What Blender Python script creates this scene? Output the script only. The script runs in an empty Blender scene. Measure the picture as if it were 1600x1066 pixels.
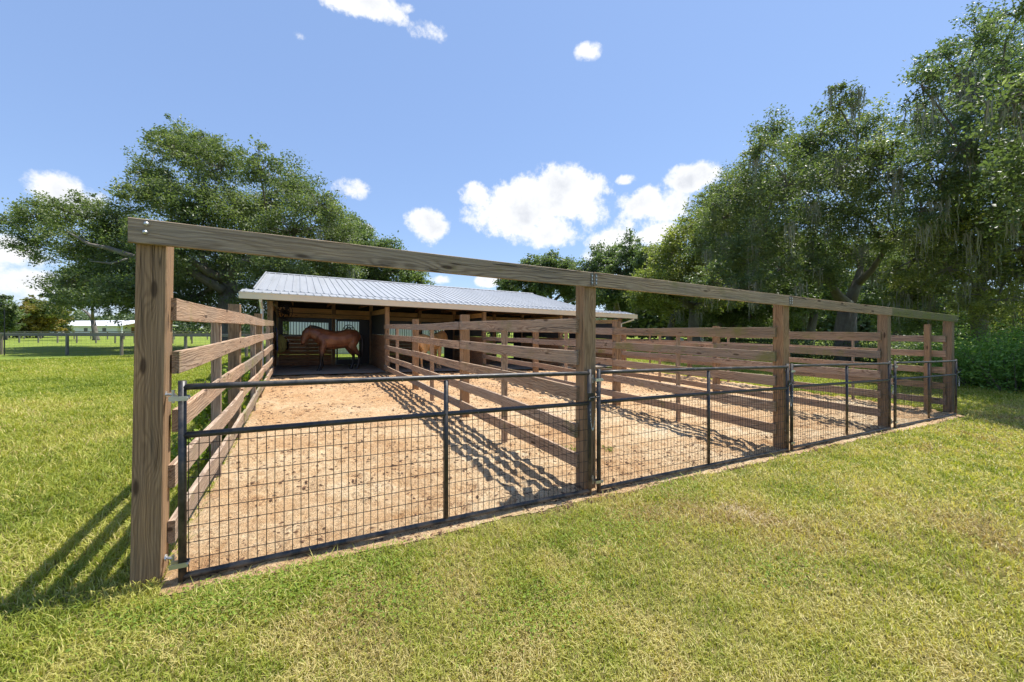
import bpy, math, random
import numpy as np
from mathutils import Vector, Matrix
R = math.radians
rng = np.random.default_rng(7)
random.seed(7)
C = bpy.context.scene.collection
sc = bpy.context.scene

# ------------------------------------------------------------------ survey
F = 621.5; SY, CY = .4722, .8815; EYE = 1.58; HOR = 512.0
SL = .0274
def drop(x): return SL*np.clip(x, -1.5, 16.0)
def ray(u, v):
    x = (u-800)/F
    return Vector((SY+CY*x, CY-SY*x, -(v-HOR)/F))
def at(u, v, d):
    r = ray(u, v)*d
    return Vector((r.x, r.y, r.z+EYE))
def gat(u, d):                      # ground point at that column and depth
    p = at(u, HOR, d); return Vector((p.x, p.y, 0))

# ------------------------------------------------------------------ value noise
def vnoise(x, y, seed=0):
    xi = np.floor(x).astype(np.int64); yi = np.floor(y).astype(np.int64)
    xf = x-xi; yf = y-yi
    def h(a, b):
        n = (a*374761393 + b*668265263 + seed*974711) & 0x7fffffff
        n = ((n ^ (n >> 13))*1274126177) & 0x7fffffff
        n = n ^ (n >> 16)
        return (n & 0xffff)/65535.0
    sx = xf*xf*(3-2*xf); sy = yf*yf*(3-2*yf)
    a = h(xi, yi)*(1-sx)+h(xi+1, yi)*sx
    b = h(xi, yi+1)*(1-sx)+h(xi+1, yi+1)*sx
    return a*(1-sy)+b*sy
def fbm(x, y, o=4, seed=0):
    s = 0; a = .5; t = 0
    for i in range(o):
        s = s+a*vnoise(x*2**i+17.3*i, y*2**i-9.1*i, seed+i); t += a; a *= .5
    return s/t

# ------------------------------------------------------------------ object helpers
def tag(o, label=None, cat=None, group=None, kind=None):
    if label: o['label'] = label
    if cat: o['category'] = cat
    if group: o['group'] = group
    if kind: o['kind'] = kind
    return o
def empty(name, loc, label, cat, group=None, rz=0, rigid=False):
    o = bpy.data.objects.new(name, None); C.objects.link(o)
    o.location = loc; o.rotation_euler = (0, 0, rz); o.empty_display_size = .2
    if rigid: o['rigid'] = 1; o.location.z = loc[2]-float(drop(loc[0]))
    return tag(o, label, cat, group)
def np_mesh(name, verts, faces_flat, sizes, mat, parent=None, attrs=None, smooth=False, off=None):
    me = bpy.data.meshes.new(name)
    verts = np.asarray(verts, dtype=np.float32)
    if off is not None: verts = verts-np.asarray(off, dtype=np.float32)
    me.vertices.add(len(verts)); me.vertices.foreach_set('co', verts.ravel())
    ff = np.asarray(faces_flat, dtype=np.int32); sz = np.asarray(sizes, dtype=np.int32)
    me.loops.add(len(ff)); me.loops.foreach_set('vertex_index', ff)
    me.polygons.add(len(sz))
    st = np.zeros(len(sz), dtype=np.int32); st[1:] = np.cumsum(sz)[:-1]
    me.polygons.foreach_set('loop_start', st)
    me.update(calc_edges=True)
    me.polygons.foreach_set('use_smooth', np.full(len(sz), smooth, dtype=bool))
    for k, a in (attrs or {}).items():
        a = np.asarray(a, dtype=np.float32)
        if a.ndim == 1:
            t = me.attributes.new(k, 'FLOAT', 'POINT'); t.data.foreach_set('value', a)
        else:
            t = me.attributes.new(k, 'FLOAT_VECTOR', 'POINT'); t.data.foreach_set('vector', a.ravel())
    if mat: me.materials.append(mat)
    o = bpy.data.objects.new(name, me); C.objects.link(o)
    if parent: o.parent = parent
    return o

class MB:
    def __init__(s): s.v = []; s.f = []; s.w = []; s.n = 0
    def add(s, vs, fs, ws=None):
        b = len(s.v); s.v += [tuple(p) for p in vs]
        s.f += [tuple(b+i for i in f) for f in fs]
        s.w += [tuple(p) for p in (ws if ws is not None else vs)]
        return s
    def bar(s, a, b, w, h, up=(0, 0, 1), bev=.004, warp=0, seg=1):
        """timber from a to b, w = horizontal thickness, h = height, chamfered long edges"""
        a = Vector(a); b = Vector(b); d = b-a; L = d.length; d.normalize()
        up = Vector(up)
        if abs(d.dot(up)) > .99: up = Vector((0, 1, 0))
        sd = d.cross(up).normalized(); u2 = sd.cross(d).normalized()
        hw, hh = w/2, h/2; e = min(bev, hw*.4, hh*.4)
        prof = [(-hw+e, -hh), (hw-e, -hh), (hw, -hh+e), (hw, hh-e), (hw-e, hh), (-hw+e, hh), (-hw, hh-e), (-hw, -hh+e)]
        o1, o2, o3 = random.uniform(0, 60), random.uniform(-1, 1)*.12, random.uniform(.03, .16)*random.choice((-1, 1))
        vs, ws = [], []
        ph = random.uniform(0, 6)
        for k in range(seg+1):
            t = k/seg; c = a+d*(L*t)
            wz = warp*math.sin(math.pi*t*1.0+ph)*(.5) if warp else 0
            wy = warp*math.sin(math.pi*t*1.7+ph*2)*.5 if warp else 0
            for (x, y) in prof:
                vs.append(c+sd*(x+wy)+u2*(y+wz)); ws.append((t*L+o1, x+o2, y+o3))
        fs = [tuple(range(7, -1, -1)), tuple(seg*8+i for i in range(8))]
        for k in range(seg):
            for i in range(8):
                j = (i+1) % 8
                fs.append((k*8+i, k*8+j, (k+1)*8+j, (k+1)*8+i))
        return s.add(vs, fs, ws)
    def box(s, x0, x1, y0, y1, z0, z1):
        vs = [(x, y, z) for z in (z0, z1) for y in (y0, y1) for x in (x0, x1)]
        return s.add(vs, [(0, 2, 3, 1), (4, 5, 7, 6), (0, 1, 5, 4), (1, 3, 7, 5), (3, 2, 6, 7), (2, 0, 4, 6)])
    def tube(s, pts, r, n=8, cap=True, ell=None):
        pts = [Vector(p) for p in pts]; m = len(pts)
        rs = r if isinstance(r, (list, tuple)) else [r]*m
        vs, fs, ws = [], [], []; prev = None; acc = 0
        o1 = random.uniform(0, 50)
        for i, p in enumerate(pts):
            t = (pts[min(i+1, m-1)]-pts[max(i-1, 0)])
            if t.length < 1e-9: t = Vector((0, 0, 1))
            t.normalize()
            if prev is None:
                a = Vector((0, 0, 1)) if abs(t.z) < .9 else Vector((1, 0, 0))
                x = t.cross(a).normalized()
            else:
                x = (prev-t*prev.dot(t)).normalized()
            prev = x; y = t.cross(x)
            if i: acc += (p-pts[i-1]).length
            rr = rs[i]; ra, rb = rr if isinstance(rr, (list, tuple)) else (rr, rr)
            for k in range(n):
                an = 2*math.pi*k/n
                vs.append(p+x*(ra*math.cos(an))+y*(rb*math.sin(an)))
                ws.append((acc+o1, ra*math.cos(an), rb*math.sin(an)))
        for i in range(m-1):
            for k in range(n):
                j = (k+1) % n
                fs.append((i*n+k, i*n+j, (i+1)*n+j, (i+1)*n+k))
        if cap: fs += [tuple(range(n-1, -1, -1)), tuple((m-1)*n+k for k in range(n))]
        return s.add(vs, fs, ws)
    def disc(s, c, ax, r, th, n=12):
        c = Vector(c); ax = Vector(ax).normalized()
        return s.tube([c-ax*th/2, c+ax*th/2], r, n)
    def build(s, name, mat, parent=None, smooth=False, off=None):
        if off is None and parent is not None:
            off = Vector((0, 0, 0)); q = parent
            while q: off += q.location; q = q.parent
        me = bpy.data.meshes.new(name)
        o_ = Vector(off) if off is not None else Vector((0, 0, 0))
        me.from_pydata([Vector(p)-o_ for p in s.v], [], s.f); me.update()
        t = me.attributes.new('wc', 'FLOAT_VECTOR', 'POINT')
        t.data.foreach_set('vector', np.array(s.w, dtype=np.float32).ravel())
        me.polygons.foreach_set('use_smooth', np.full(len(me.polygons), smooth, dtype=bool))
        me.materials.append(mat)
        o = bpy.data.objects.new(name, me); C.objects.link(o)
        if parent is not None: o.parent = parent
        if not parent and off is not None: o.location = off
        return o

# ------------------------------------------------------------------ materials
def newmat(name):
    m = bpy.data.materials.new(name); m.use_nodes = True
    nt = m.node_tree; nt.nodes.clear()
    out = nt.nodes.new('ShaderNodeOutputMaterial')
    b = nt.nodes.new('ShaderNodeBsdfPrincipled'); nt.links.new(b.outputs[0], out.inputs[0])
    return m, nt, b, out
class NT:
    def __init__(s, nt): s.nt = nt
    def n(s, t, **k):
        x = s.nt.nodes.new(t)
        for a, b in k.items(): setattr(x, a, b)
        return x
    def l(s, a, b): s.nt.links.new(a, b)
    def setin(s, sock, v):
        if hasattr(v, 'is_output') or isinstance(v, bpy.types.NodeSocket): s.l(v, sock)
        else: sock.default_value = v
    def math(s, op, a, b=0.0, c=None, clamp=False):
        x = s.n('ShaderNodeMath', operation=op, use_clamp=clamp)
        s.setin(x.inputs[0], a); s.setin(x.inputs[1], b)
        if c is not None: s.setin(x.inputs[2], c)
        return x.outputs[0]
    def mix(s, f, a, b, bt='MIX'):
        x = s.n('ShaderNodeMix', data_type='RGBA', blend_type=bt)
        s.setin(x.inputs[0], f); s.setin(x.inputs[6], a); s.setin(x.inputs[7], b)
        return x.outputs[2]
    def noise(s, vec, scale, detail=4, rough=.55, dist=0):
        x = s.n('ShaderNodeTexNoise'); s.l(vec, x.inputs['Vector'])
        x.inputs['Scale'].default_value = scale; x.inputs['Detail'].default_value = detail
        x.inputs['Roughness'].default_value = rough; x.inputs['Distortion'].default_value = dist
        return x.outputs['Fac']
    def ramp(s, f, stops):
        x = s.n('ShaderNodeValToRGB'); e = x.color_ramp.elements
        while len(e) < len(stops): e.new(.5)
        for i, (p, c) in enumerate(stops):
            e[i].position = p; e[i].color = (*c, 1) if len(c) == 3 else c
        s.l(f, x.inputs[0]); return x.outputs[0]
    def rng(s, f, a, b, c=0.0, d=1.0, st='LINEAR'):
        x = s.n('ShaderNodeMapRange', interpolation_type=st, clamp=True)
        s.setin(x.inputs[0], f)
        for i, v in enumerate((a, b, c, d)): x.inputs[i+1].default_value = v
        return x.outputs[0]
    def mapv(s, vec, sc=(1, 1, 1), loc=(0, 0, 0)):
        x = s.n('ShaderNodeMapping'); s.l(vec, x.inputs[0])
        x.inputs['Scale'].default_value = sc; x.inputs['Location'].default_value = loc
        return x.outputs[0]
    def attr(s, name):
        return s.n('ShaderNodeAttribute', attribute_name=name)
    def bump(s, h, dist, strength=1.0, nrm=None):
        x = s.n('ShaderNodeBump'); s.l(h, x.inputs['Height'])
        x.inputs['Distance'].default_value = dist; x.inputs['Strength'].default_value = strength
        if nrm: s.l(nrm, x.inputs['Normal'])
        return x.outputs[0]
    def objco(s):
        return s.n('ShaderNodeTexCoord').outputs['Object']
    def pos(s):
        return s.n('ShaderNodeNewGeometry').outputs['Position']

def col(*c): return (*c, 1)
def simple(name, c, rough=.5, metal=0, var=.12, scale=8, bump=0, spec=.5):
    m, nt, b, out = newmat(name); N = NT(nt)
    p = N.objco(); n = N.noise(p, scale, 5)
    a = tuple(x*(1-var) for x in c); d = tuple(min(1, x*(1+var)) for x in c)
    N.l(N.mix(n, col(*a), col(*d)), b.inputs['Base Color'])
    b.inputs['Roughness'].default_value = rough; b.inputs['Metallic'].default_value = metal
    b.inputs['Specular IOR Level'].default_value = spec
    if bump:
        N.l(N.bump(N.noise(p, scale*5, 4), bump), b.inputs['Normal'])
    return m

def woodmat(name, early, late, gray, grayamt=.5, moss=0, ring=150, knots=True, rs=1.0):
    m, nt, b, out = newmat(name); N = NT(nt)
    w = N.attr('wc').outputs['Vector']
    sep = N.n('ShaderNodeSeparateXYZ'); N.l(w, sep.inputs[0])
    L, y, z = sep.outputs
    lo = N.noise(N.mapv(w, (.9, 3, 3)), 1.0, 3, .5)
    lo2 = N.noise(N.mapv(w, (2.6, 9, 9)), 1.0, 3, .5)
    # knots: voronoi stretched along the grain
    kv = N.n('ShaderNodeTexVoronoi', feature='F1'); N.l(N.mapv(w, (2.0, 7, 7)), kv.inputs['Vector']); kv.inputs['Scale'].default_value = 1.0
    kd = kv.outputs['Distance']
    knot = N.rng(kd, .07, .145, 1, 0, 'SMOOTHSTEP')
    near = N.rng(kd, .0, .42, 1, 0, 'SMOOTHSTEP')
    yy = N.math('ADD', y, N.math('MULTIPLY', N.math('SUBTRACT', lo, .5), .24))
    zz = N.math('ADD', z, N.math('MULTIPLY', N.math('SUBTRACT', lo2, .5), .07))
    r = N.math('SQRT', N.math('ADD', N.math('MULTIPLY', yy, yy), N.math('MULTIPLY', zz, zz)))
    r = N.math('ADD', r, N.math('MULTIPLY', near, .035))
    ph = N.math('ADD', N.math('MULTIPLY', r, ring*2.6), N.math('MULTIPLY', N.noise(N.mapv(w, (1.6, 14, 14)), 1.0, 4, .55), 9.0))
    sn = N.math('ADD', N.math('MULTIPLY', N.math('SINE', ph), .5), .5)
    rings = N.math('MULTIPLY', N.math('POWER', sn, 1.8), N.rng(N.noise(N.mapv(w, (1.3, 22, 22)), 1.0, 4, .6), .36, .58, .3*rs, 1.15*rs))
    fine = N.noise(N.mapv(w, (3, 260, 260)), 1.0, 3, .6)
    streak = N.noise(N.mapv(w, (1.1, 45, 45)), 1.0, 4, .6)
    c = N.mix(rings, col(*early), col(*late))
    gfac = N.math('MULTIPLY', N.rng(N.noise(N.mapv(w, (1.5, 14, 14)), 1.0, 4), .35, .68), grayamt)
    c = N.mix(gfac, c, N.mix(rings, col(*gray), col(*(g*.72 for g in gray))))
    c = N.mix(N.rng(fine, .36, .62, .6, 0), c, col(*(x*.5 for x in late)))
    c = N.mix(N.rng(streak, .56, .70, 0, .55), c, col(*(x*.42 for x in gray)))
    # checks: long dark splits
    crack = N.noise(N.mapv(w, (.8, 38, 38)), 1.0, 2, .4, .3)
    cr = N.rng(N.math('ABSOLUTE', N.math('SUBTRACT', crack, .60)), .0, .016, 1, 0)
    cr = N.math('MULTIPLY', cr, N.rng(lo, .45, .6))
    c = N.mix(N.math('MULTIPLY', cr, .85), c, col(.02, .013, .008))
    if knots: c = N.mix(N.math('MULTIPLY', knot, .85), c, col(.055, .03, .018))
    rnd = N.n('ShaderNodeObjectInfo').outputs['Random']
    c = N.mix(1.0, c, N.ramp(rnd, [(0, (.76, .78, .80)), (.35, (1, .98, .94)), (.7, (.92, .84, .74)), (1, (1.12, 1.0, .88))]), 'MULTIPLY')
    pp = N.pos()
    blotch = N.noise(pp, 1.7, 5, .6)
    c = N.mix(N.rng(blotch, .45, .75, 0, .38), c, col(*(x*.5 for x in gray)))
    if moss:
        mo = N.noise(pp, 2.3 if moss < .8 else 6, 5, .65)
        c = N.mix(N.math('MULTIPLY', N.rng(mo, .62-.3*moss, .74-.1*moss), min(1, .55+.3*moss)), c, col(.19, .2, .045))
    N.l(c, b.inputs['Base Color'])
    b.inputs['Roughness'].default_value = .82; b.inputs['Specular IOR Level'].default_value = .25
    h = N.math('ADD', N.math('MULTIPLY', rings, -.4), N.math('MULTIPLY', fine, .7))
    h = N.math('SUBTRACT', h, N.math('MULTIPLY', cr, 4.0))
    N.l(N.bump(h, .003, 1.0), b.inputs['Normal'])
    return m

M = {}
M['post'] = woodmat('post timber', (.50, .33, .19), (.21, .12, .06), (.36, .275, .195), .5, 0, 150, rs=.62)
M['beam'] = woodmat('beam timber', (.56, .42, .29), (.25, .165, .10), (.46, .385, .30), .7, .12, 110, rs=.75)
M['beam_moss'] = woodmat('mossy beam timber', (.36, .29, .18), (.22, .17, .09), (.3, .27, .2), .6, 1.0, 130)
M['board'] = woodmat('board timber', (.60, .45, .33), (.29, .18, .115), (.50, .42, .335), .55, .10, 140)
M['board_moss'] = woodmat('green stained board timber', (.47, .36, .26), (.29, .20, .135), (.38, .33, .26), .65, .45, 140)
M['barnwood'] = woodmat('stall plank timber', (.48, .28, .16), (.30, .16, .085), (.32, .22, .15), .3, 0, 110)
M['pine'] = woodmat('fresh pine', (.72, .52, .26), (.55, .34, .14), (.5, .36, .2), .2, 0, 100)
M['graywood'] = woodmat('silvered rail timber', (.30, .28, .24), (.19, .17, .145), (.33, .32, .29), .9, .25, 120)
M['pipe'] = simple('black gate paint', (.014, .015, .017), .34, 0, .25, 14, .0004)
def pipemat():
    m, nt, b, out = newmat('worn black pipe'); N = NT(nt); p = N.pos(); sp = N.n('ShaderNodeSeparateXYZ'); N.l(p, sp.inputs[0])
    d = N.noise(p, 9, 5, .7); g = N.noise(p, 45, 4, .7)
    c = N.mix(N.rng(g, .4, .7), col(.012, .013, .015), col(.035, .036, .038))
    low = N.rng(sp.outputs[2], .45, -.3, 0, .6)
    c = N.mix(N.math('MULTIPLY', N.rng(d, .42, .62), N.math('ADD', low, .12)), c, col(.36, .26, .17))
    N.l(c, b.inputs['Base Color']); N.l(N.rng(d, .3, .7, .28, .6), b.inputs['Roughness'])
    return m
M['pipe'] = pipemat()
M['wire'] = simple('black mesh wire', (.02, .019, .018), .45, 0, .2, 20)
M['galv'] = simple('galvanised steel', (.55, .56, .55), .38, .85, .2, 40, .0003)
M['blackiron'] = simple('black powder coated steel', (.012, .013, .016), .4, 0, .2, 9)
M['white'] = simple('white painted metal', (.80, .80, .78), .45, 0, .04, 3)
M['cream'] = simple('cream gutter', (.82, .70, .50), .45, 0, .05, 3)
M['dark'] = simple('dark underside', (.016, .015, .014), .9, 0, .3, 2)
M['rubber'] = simple('black rubber', (.02, .02, .022), .6, 0, .2, 10)
M['blue'] = simple('blue nylon', (.02, .06, .22), .6, 0, .2, 10)
M['hay'] = simple('green hay', (.30, .30, .10), .9, 0, .4, 40, .01)
M['wallpanel'] = simple('black rubber panel', (.03, .032, .036), .65, 0, .3, 6)

def barkmat():
    m, nt, b, out = newmat('oak bark'); N = NT(nt); w = N.attr('wc').outputs['Vector']
    a = N.noise(N.mapv(w, (2.5, 9, 9)), 1.0, 5, .65); p = N.pos(); q = N.noise(p, 1.1, 4)
    c = N.mix(a, col(.055, .045, .036), col(.23, .20, .165))
    c = N.mix(N.rng(q, .5, .7, 0, .5), c, col(.25, .26, .22))
    N.l(c, b.inputs['Base Color']); b.inputs['Roughness'].default_value = .95
    N.l(N.bump(a, .05, .9), b.inputs['Normal']); return m
M['bark'] = barkmat()
def leafmat(name, stops, trans=.38, tint=(1.2, 1.4, .6), rough=.42):
    m, nt, b, out = newmat(name); N = NT(nt)
    r = N.attr('rnd').outputs['Fac']
    big = N.noise(N.objco(), .33, 3, .5)
    f = N.math('ADD', N.math('MULTIPLY', r, .62), N.math('MULTIPLY', N.rng(big, .3, .7), .38))
    c = N.ramp(f, stops)
    N.l(c, b.inputs['Base Color']); b.inputs['Roughness'].default_value = rough
    b.inputs['Specular IOR Level'].default_value = .32
    t = N.n('ShaderNodeBsdfTranslucent'); N.l(N.mix(1.0, c, col(*tint), 'MULTIPLY'), t.inputs[0])
    mx = N.n('ShaderNodeMixShader'); mx.inputs[0].default_value = trans
    N.l(b.outputs[0], mx.inputs[1]); N.l(t.outputs[0], mx.inputs[2]); N.l(mx.outputs[0], out.inputs[0])
    return m
M['oak'] = leafmat('live oak leaves', [(0, (.062, .088, .042)), (.4, (.125, .16, .07)), (.72, (.205, .235, .105)), (1, (.46, .47, .29))])
M['oak2'] = leafmat('dark oak leaves', [(0, (.062, .09, .05)), (.45, (.125, .165, .08)), (.8, (.215, .255, .125)), (1, (.44, .46, .31))])
M['yellow'] = leafmat('yellow green leaves', [(0, (.08, .105, .04)), (.4, (.185, .21, .07)), (.75, (.32, .33, .11)), (1, (.50, .47, .19))])
M['orange'] = leafmat('rusty crown leaves', [(0, (.08, .10, .03)), (.4, (.15, .16, .04)), (.7, (.26, .19, .05)), (1, (.33, .20, .06))])
M['shrub'] = leafmat('shrub leaves', [(0, (.08, .17, .04)), (.5, (.19, .32, .07)), (1, (.34, .46, .13))])
M['farleaf'] = leafmat('distant leaves', [(0, (.07, .105, .055)), (.5, (.12, .16, .075)), (1, (.19, .225, .11))], .2)
M['grass'] = leafmat('lawn blades', [(0, (.13, .185, .026)), (.25, (.27, .315, .042)), (.48, (.44, .43, .09)), (.68, (.60, .52, .21)), (.84, (.37, .25, .12)), (1, (.88, .77, .52))], .38, (1.25, 1.3, .6), .5)
M['weed'] = leafmat('clover leaves', [(0, (.10, .17, .02)), (.5, (.19, .27, .03)), (1, (.28, .36, .05))], .35, (1.4, 1.4, .4), .7)
def mossmat():
    m, nt, b, out = newmat('spanish moss'); N = NT(nt)
    n = N.noise(N.pos(), 6, 4)
    N.l(N.mix(n, col(.15, .155, .115), col(.32, .32, .24)), b.inputs['Base Color']); b.inputs['Roughness'].default_value = .95
    return m
M['moss'] = mossmat()

def groundmat():
    m, nt, b, out = newmat('lawn'); N = NT(nt); p = N.pos()
    big = N.noise(p, .35, 4, .55); mid = N.noise(p, 2.2, 5, .6); fin = N.noise(p, 26, 5, .7); vf = N.noise(p, 95, 3, .7)
    c = N.ramp(N.math('ADD', N.math('MULTIPLY', big, .5), N.math('MULTIPLY', mid, .5)),
               [(.3, (.14, .22, .03)), (.5, (.23, .31, .045)), (.68, (.33, .35, .07)), (.8, (.36, .32, .11))])
    c = N.mix(N.rng(fin, .3, .7, .55, 0), c, col(.05, .065, .015))
    c = N.mix(N.rng(vf, .5, .75, 0, .5), c, col(.30, .28, .10))
    # close to the camera the blades carry the colour: the soil between them is brown
    ln = N.n('ShaderNodeVectorMath', operation='LENGTH'); N.l(p, ln.inputs[0])
    c = N.mix(N.rng(ln.outputs['Value'], 5, 16, .75, 0), c, N.mix(mid, col(.14, .11, .04), col(.24, .18, .08)))
    N.l(c, b.inputs['Base Color']); b.inputs['Roughness'].default_value = 1; b.inputs['Specular IOR Level'].default_value = .1
    N.l(N.bump(N.math('ADD', fin, N.math('MULTIPLY', mid, .8)), .06, .8), b.inputs['Normal'])
    return m
M['ground'] = groundmat()
def sandmat():
    m, nt, b, out = newmat('pen sand'); N = NT(nt); p = N.pos()
    a = N.noise(p, .7, 4, .6); h = N.noise(p, 9, 6, .75); g = N.noise(p, 60, 5, .75)
    c = N.ramp(N.math('ADD', N.math('MULTIPLY', a, .55), N.math('MULTIPLY', h, .45)),
               [(.34, (.50, .275, .125)), (.45, (.70, .455, .24)), (.55, (.84, .62, .37)), (.66, (.92, .78, .54))])
    sp = N.n('ShaderNodeSeparateXYZ'); N.l(p, sp.inputs[0])
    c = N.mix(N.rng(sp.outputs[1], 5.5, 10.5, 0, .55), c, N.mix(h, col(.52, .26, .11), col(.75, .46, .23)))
    s2 = N.noise(p, 27, 5, .75, .6)
    c = N.mix(N.math('MULTIPLY', N.rng(s2, .52, .60, 0, .85), N.rng(N.noise(p, 2.2, 3), .35, .6, .25, 1)), c, col(.30, .16, .085))
    c = N.mix(N.rng(g, .54, .68, 0, .85), c, col(.17, .095, .05))
    N.l(c, b.inputs['Base Color']); b.inputs['Roughness'].default_value = .95; b.inputs['Specular IOR Level'].default_value = .15
    N.l(N.bump(N.math('ADD', N.math('MULTIPLY', h, 1.2), N.math('ADD', s2, N.math('MULTIPLY', g, .6))), .05, 1.0), b.inputs['Normal'])
    return m
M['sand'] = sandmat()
M['crumb'] = simple('dark crumbs of manure and bark', (.11, .06, .032), .95, 0, .5, 30)
M['floor'] = simple('stall floor screenings', (.30, .25, .20), .95, 0, .25, 3, .02)
def roofmat():
    m, nt, b, out = newmat('galvalume roofing'); N = NT(nt); p = N.objco()
    n = N.noise(N.mapv(p, (3, .5, .5)), 1, 4)
    st_ = N.noise(N.mapv(p, (4, .35, .35)), 1, 5, .7)
    c = N.mix(n, col(.32, .33, .345), col(.43, .44, .45))
    c = N.mix(N.rng(st_, .5, .75, 0, .35), c, col(.20, .19, .17))
    N.l(c, b.inputs['Base Color'])
    b.inputs['Metallic'].default_value = .35; b.inputs['Roughness'].default_value = .5
    return m
M['roof'] = roofmat()
def coatmat(name, a, bcol, leg, zleg):
    m, nt, b, out = newmat(name); N = NT(nt); p = N.objco()
    sp = N.n('ShaderNodeSeparateXYZ'); N.l(p, sp.inputs[0])
    n = N.noise(p, 3, 3)
    c = N.mix(N.rng(n, .35, .65), col(*a), col(*bcol))
    c = N.mix(N.rng(sp.outputs[0], .45, .85, 0, .55), c, col(*(x*.45 for x in a)))
    N.l(N.bump(N.noise(N.mapv(p, (7, 7, 7)), 1, 3), .05, .6), b.inputs['Normal'])
    c = N.mix(N.rng(sp.outputs[2], zleg-.12, zleg+.15, 1, 0), c, col(*leg))
    N.l(c, b.inputs['Base Color']); b.inputs['Roughness'].default_value = .38
    b.inputs['Specular IOR Level'].default_value = .5
    return m
M['bay'] = coatmat('bay coat', (.17, .062, .026), (.33, .135, .06), (.012, .009, .008), .62)
M['dun'] = coatmat('golden chestnut coat', (.66, .34, .12), (.82, .48, .20), (.62, .40, .22), .2)
M['mane'] = simple('black horsehair', (.012, .01, .009), .5)
M['mane2'] = simple('sandy horsehair', (.35, .2, .09), .6)
M['bracket'] = simple('dull bracket steel', (.20, .19, .17), .5, .6, .3, 30)

# ------------------------------------------------------------------ ground
def sheet(name, xs, ys, zf, mat, keep=None, smooth=True):
    X, Y = np.meshgrid(xs, ys); Z = zf(X, Y)
    v = np.stack([X, Y, Z], -1).reshape(-1, 3); nx, ny = len(xs), len(ys)
    i, j = np.meshgrid(np.arange(nx-1), np.arange(ny-1))
    a = (j*nx+i).ravel(); f = np.stack([a, a+1, a+nx+1, a+nx], -1)
    if keep is not None:
        cx = (v[f[:, 0], 0]+v[f[:, 2], 0])/2; cy = (v[f[:, 0], 1]+v[f[:, 2], 1])/2
        f = f[keep(cx, cy)]
    return np_mesh(name, v, f.ravel(), np.full(len(f), 4), mat, smooth=smooth)
gx = np.unique(np.concatenate([np.linspace(-900, -60, 15), np.linspace(-60, -6, 28), np.linspace(-6, 20, 105), np.linspace(20, 60, 20), np.linspace(60, 900, 15), [-1.5, 16]]))
gy = np.unique(np.concatenate([np.linspace(-200, -10, 8), np.linspace(-10, 20, 90), np.linspace(20, 80, 30), np.linspace(80, 1200, 20)]))
def gz(X, Y):
    m = np.exp(-((X/40)**2+(Y/40)**2))
    pen = ((X > -1.0) & (X < 14.5) & (Y > 3.3) & (Y < 26))
    return np.where(pen, -.05, (fbm(X*.9, Y*.9, 3, 3)-.5)*.04*m*np.clip(np.hypot(np.clip(np.abs(X-6.5)-8, 0, 9), np.clip(2.2-Y, 0, 9)), 0, 1)-.003)
tag(sheet('grass_ground', gx, gy, gz, M['ground']), kind='structure')

def pen_left(y): return -.74-.05*(y-3.2)/11
def pen_right(y): return 12.95+(13.8-12.95)*(y-3.2)/11
def sand_edge(x): return 3.0-.003*np.clip(x-1, 0, 11)+ .11*(fbm(x*2.3, x*0+3, 3, 9)-.5)+.05*(fbm(x*11, x*0+3, 2, 8)-.5)
def sandz(X, Y):
    z = .012+.07*fbm(X*1.6, Y*1.6, 3, 21)-.02
    hoof = fbm(X*6.5, Y*6.5, 2, 31)
    z = z+.075*np.clip(hoof-.42, -.2, .3)+.030*(fbm(X*15, Y*15, 3, 41)-.5)
    e = np.clip((Y-sand_edge(X))/.25, 0, 1)
    return .004+z*e*.85
def sand_dented(X, Y):
    Z = sandz(X, Y); xs, ys = X[0], Y[:, 0]; st = np.random.default_rng(5)
    for i in range(1500):
        x = st.uniform(-.6, 13.3); y = 3.2+11*st.random()**1.4; r = st.uniform(.05, .10); dp = st.uniform(.012, .032)
        i0, i1 = np.searchsorted(xs, (x-2.2*r, x+2.2*r)); j0, j1 = np.searchsorted(ys, (y-2.2*r, y+2.2*r))
        if i1 <= i0 or j1 <= j0: continue
        q = np.hypot(X[j0:j1, i0:i1]-x, (Y[j0:j1, i0:i1]-y)*st.uniform(.8, 1.2))/r
        Z[j0:j1, i0:i1] += -dp*np.exp(-q**4)+dp*.5*np.exp(-((q-1.35)/.35)**2)
    return np.where(Y > sand_edge(X)+.1, np.maximum(Z, -.03), Z)
sx = np.arange(-.80, 14.0, .035); sy = np.concatenate([np.arange(2.5, 6.5, .022), np.arange(6.5, 14.75, .04)])
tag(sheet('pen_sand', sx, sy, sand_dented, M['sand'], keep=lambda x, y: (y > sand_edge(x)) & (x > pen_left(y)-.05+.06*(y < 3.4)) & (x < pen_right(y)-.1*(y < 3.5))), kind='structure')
tag(sheet('barn_floor', np.linspace(-.9, 13.9, 60), np.linspace(14.35, 20.5, 30), lambda X, Y: .075+.02*fbm(X, Y, 3, 5), M['floor']), kind='structure')

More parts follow.
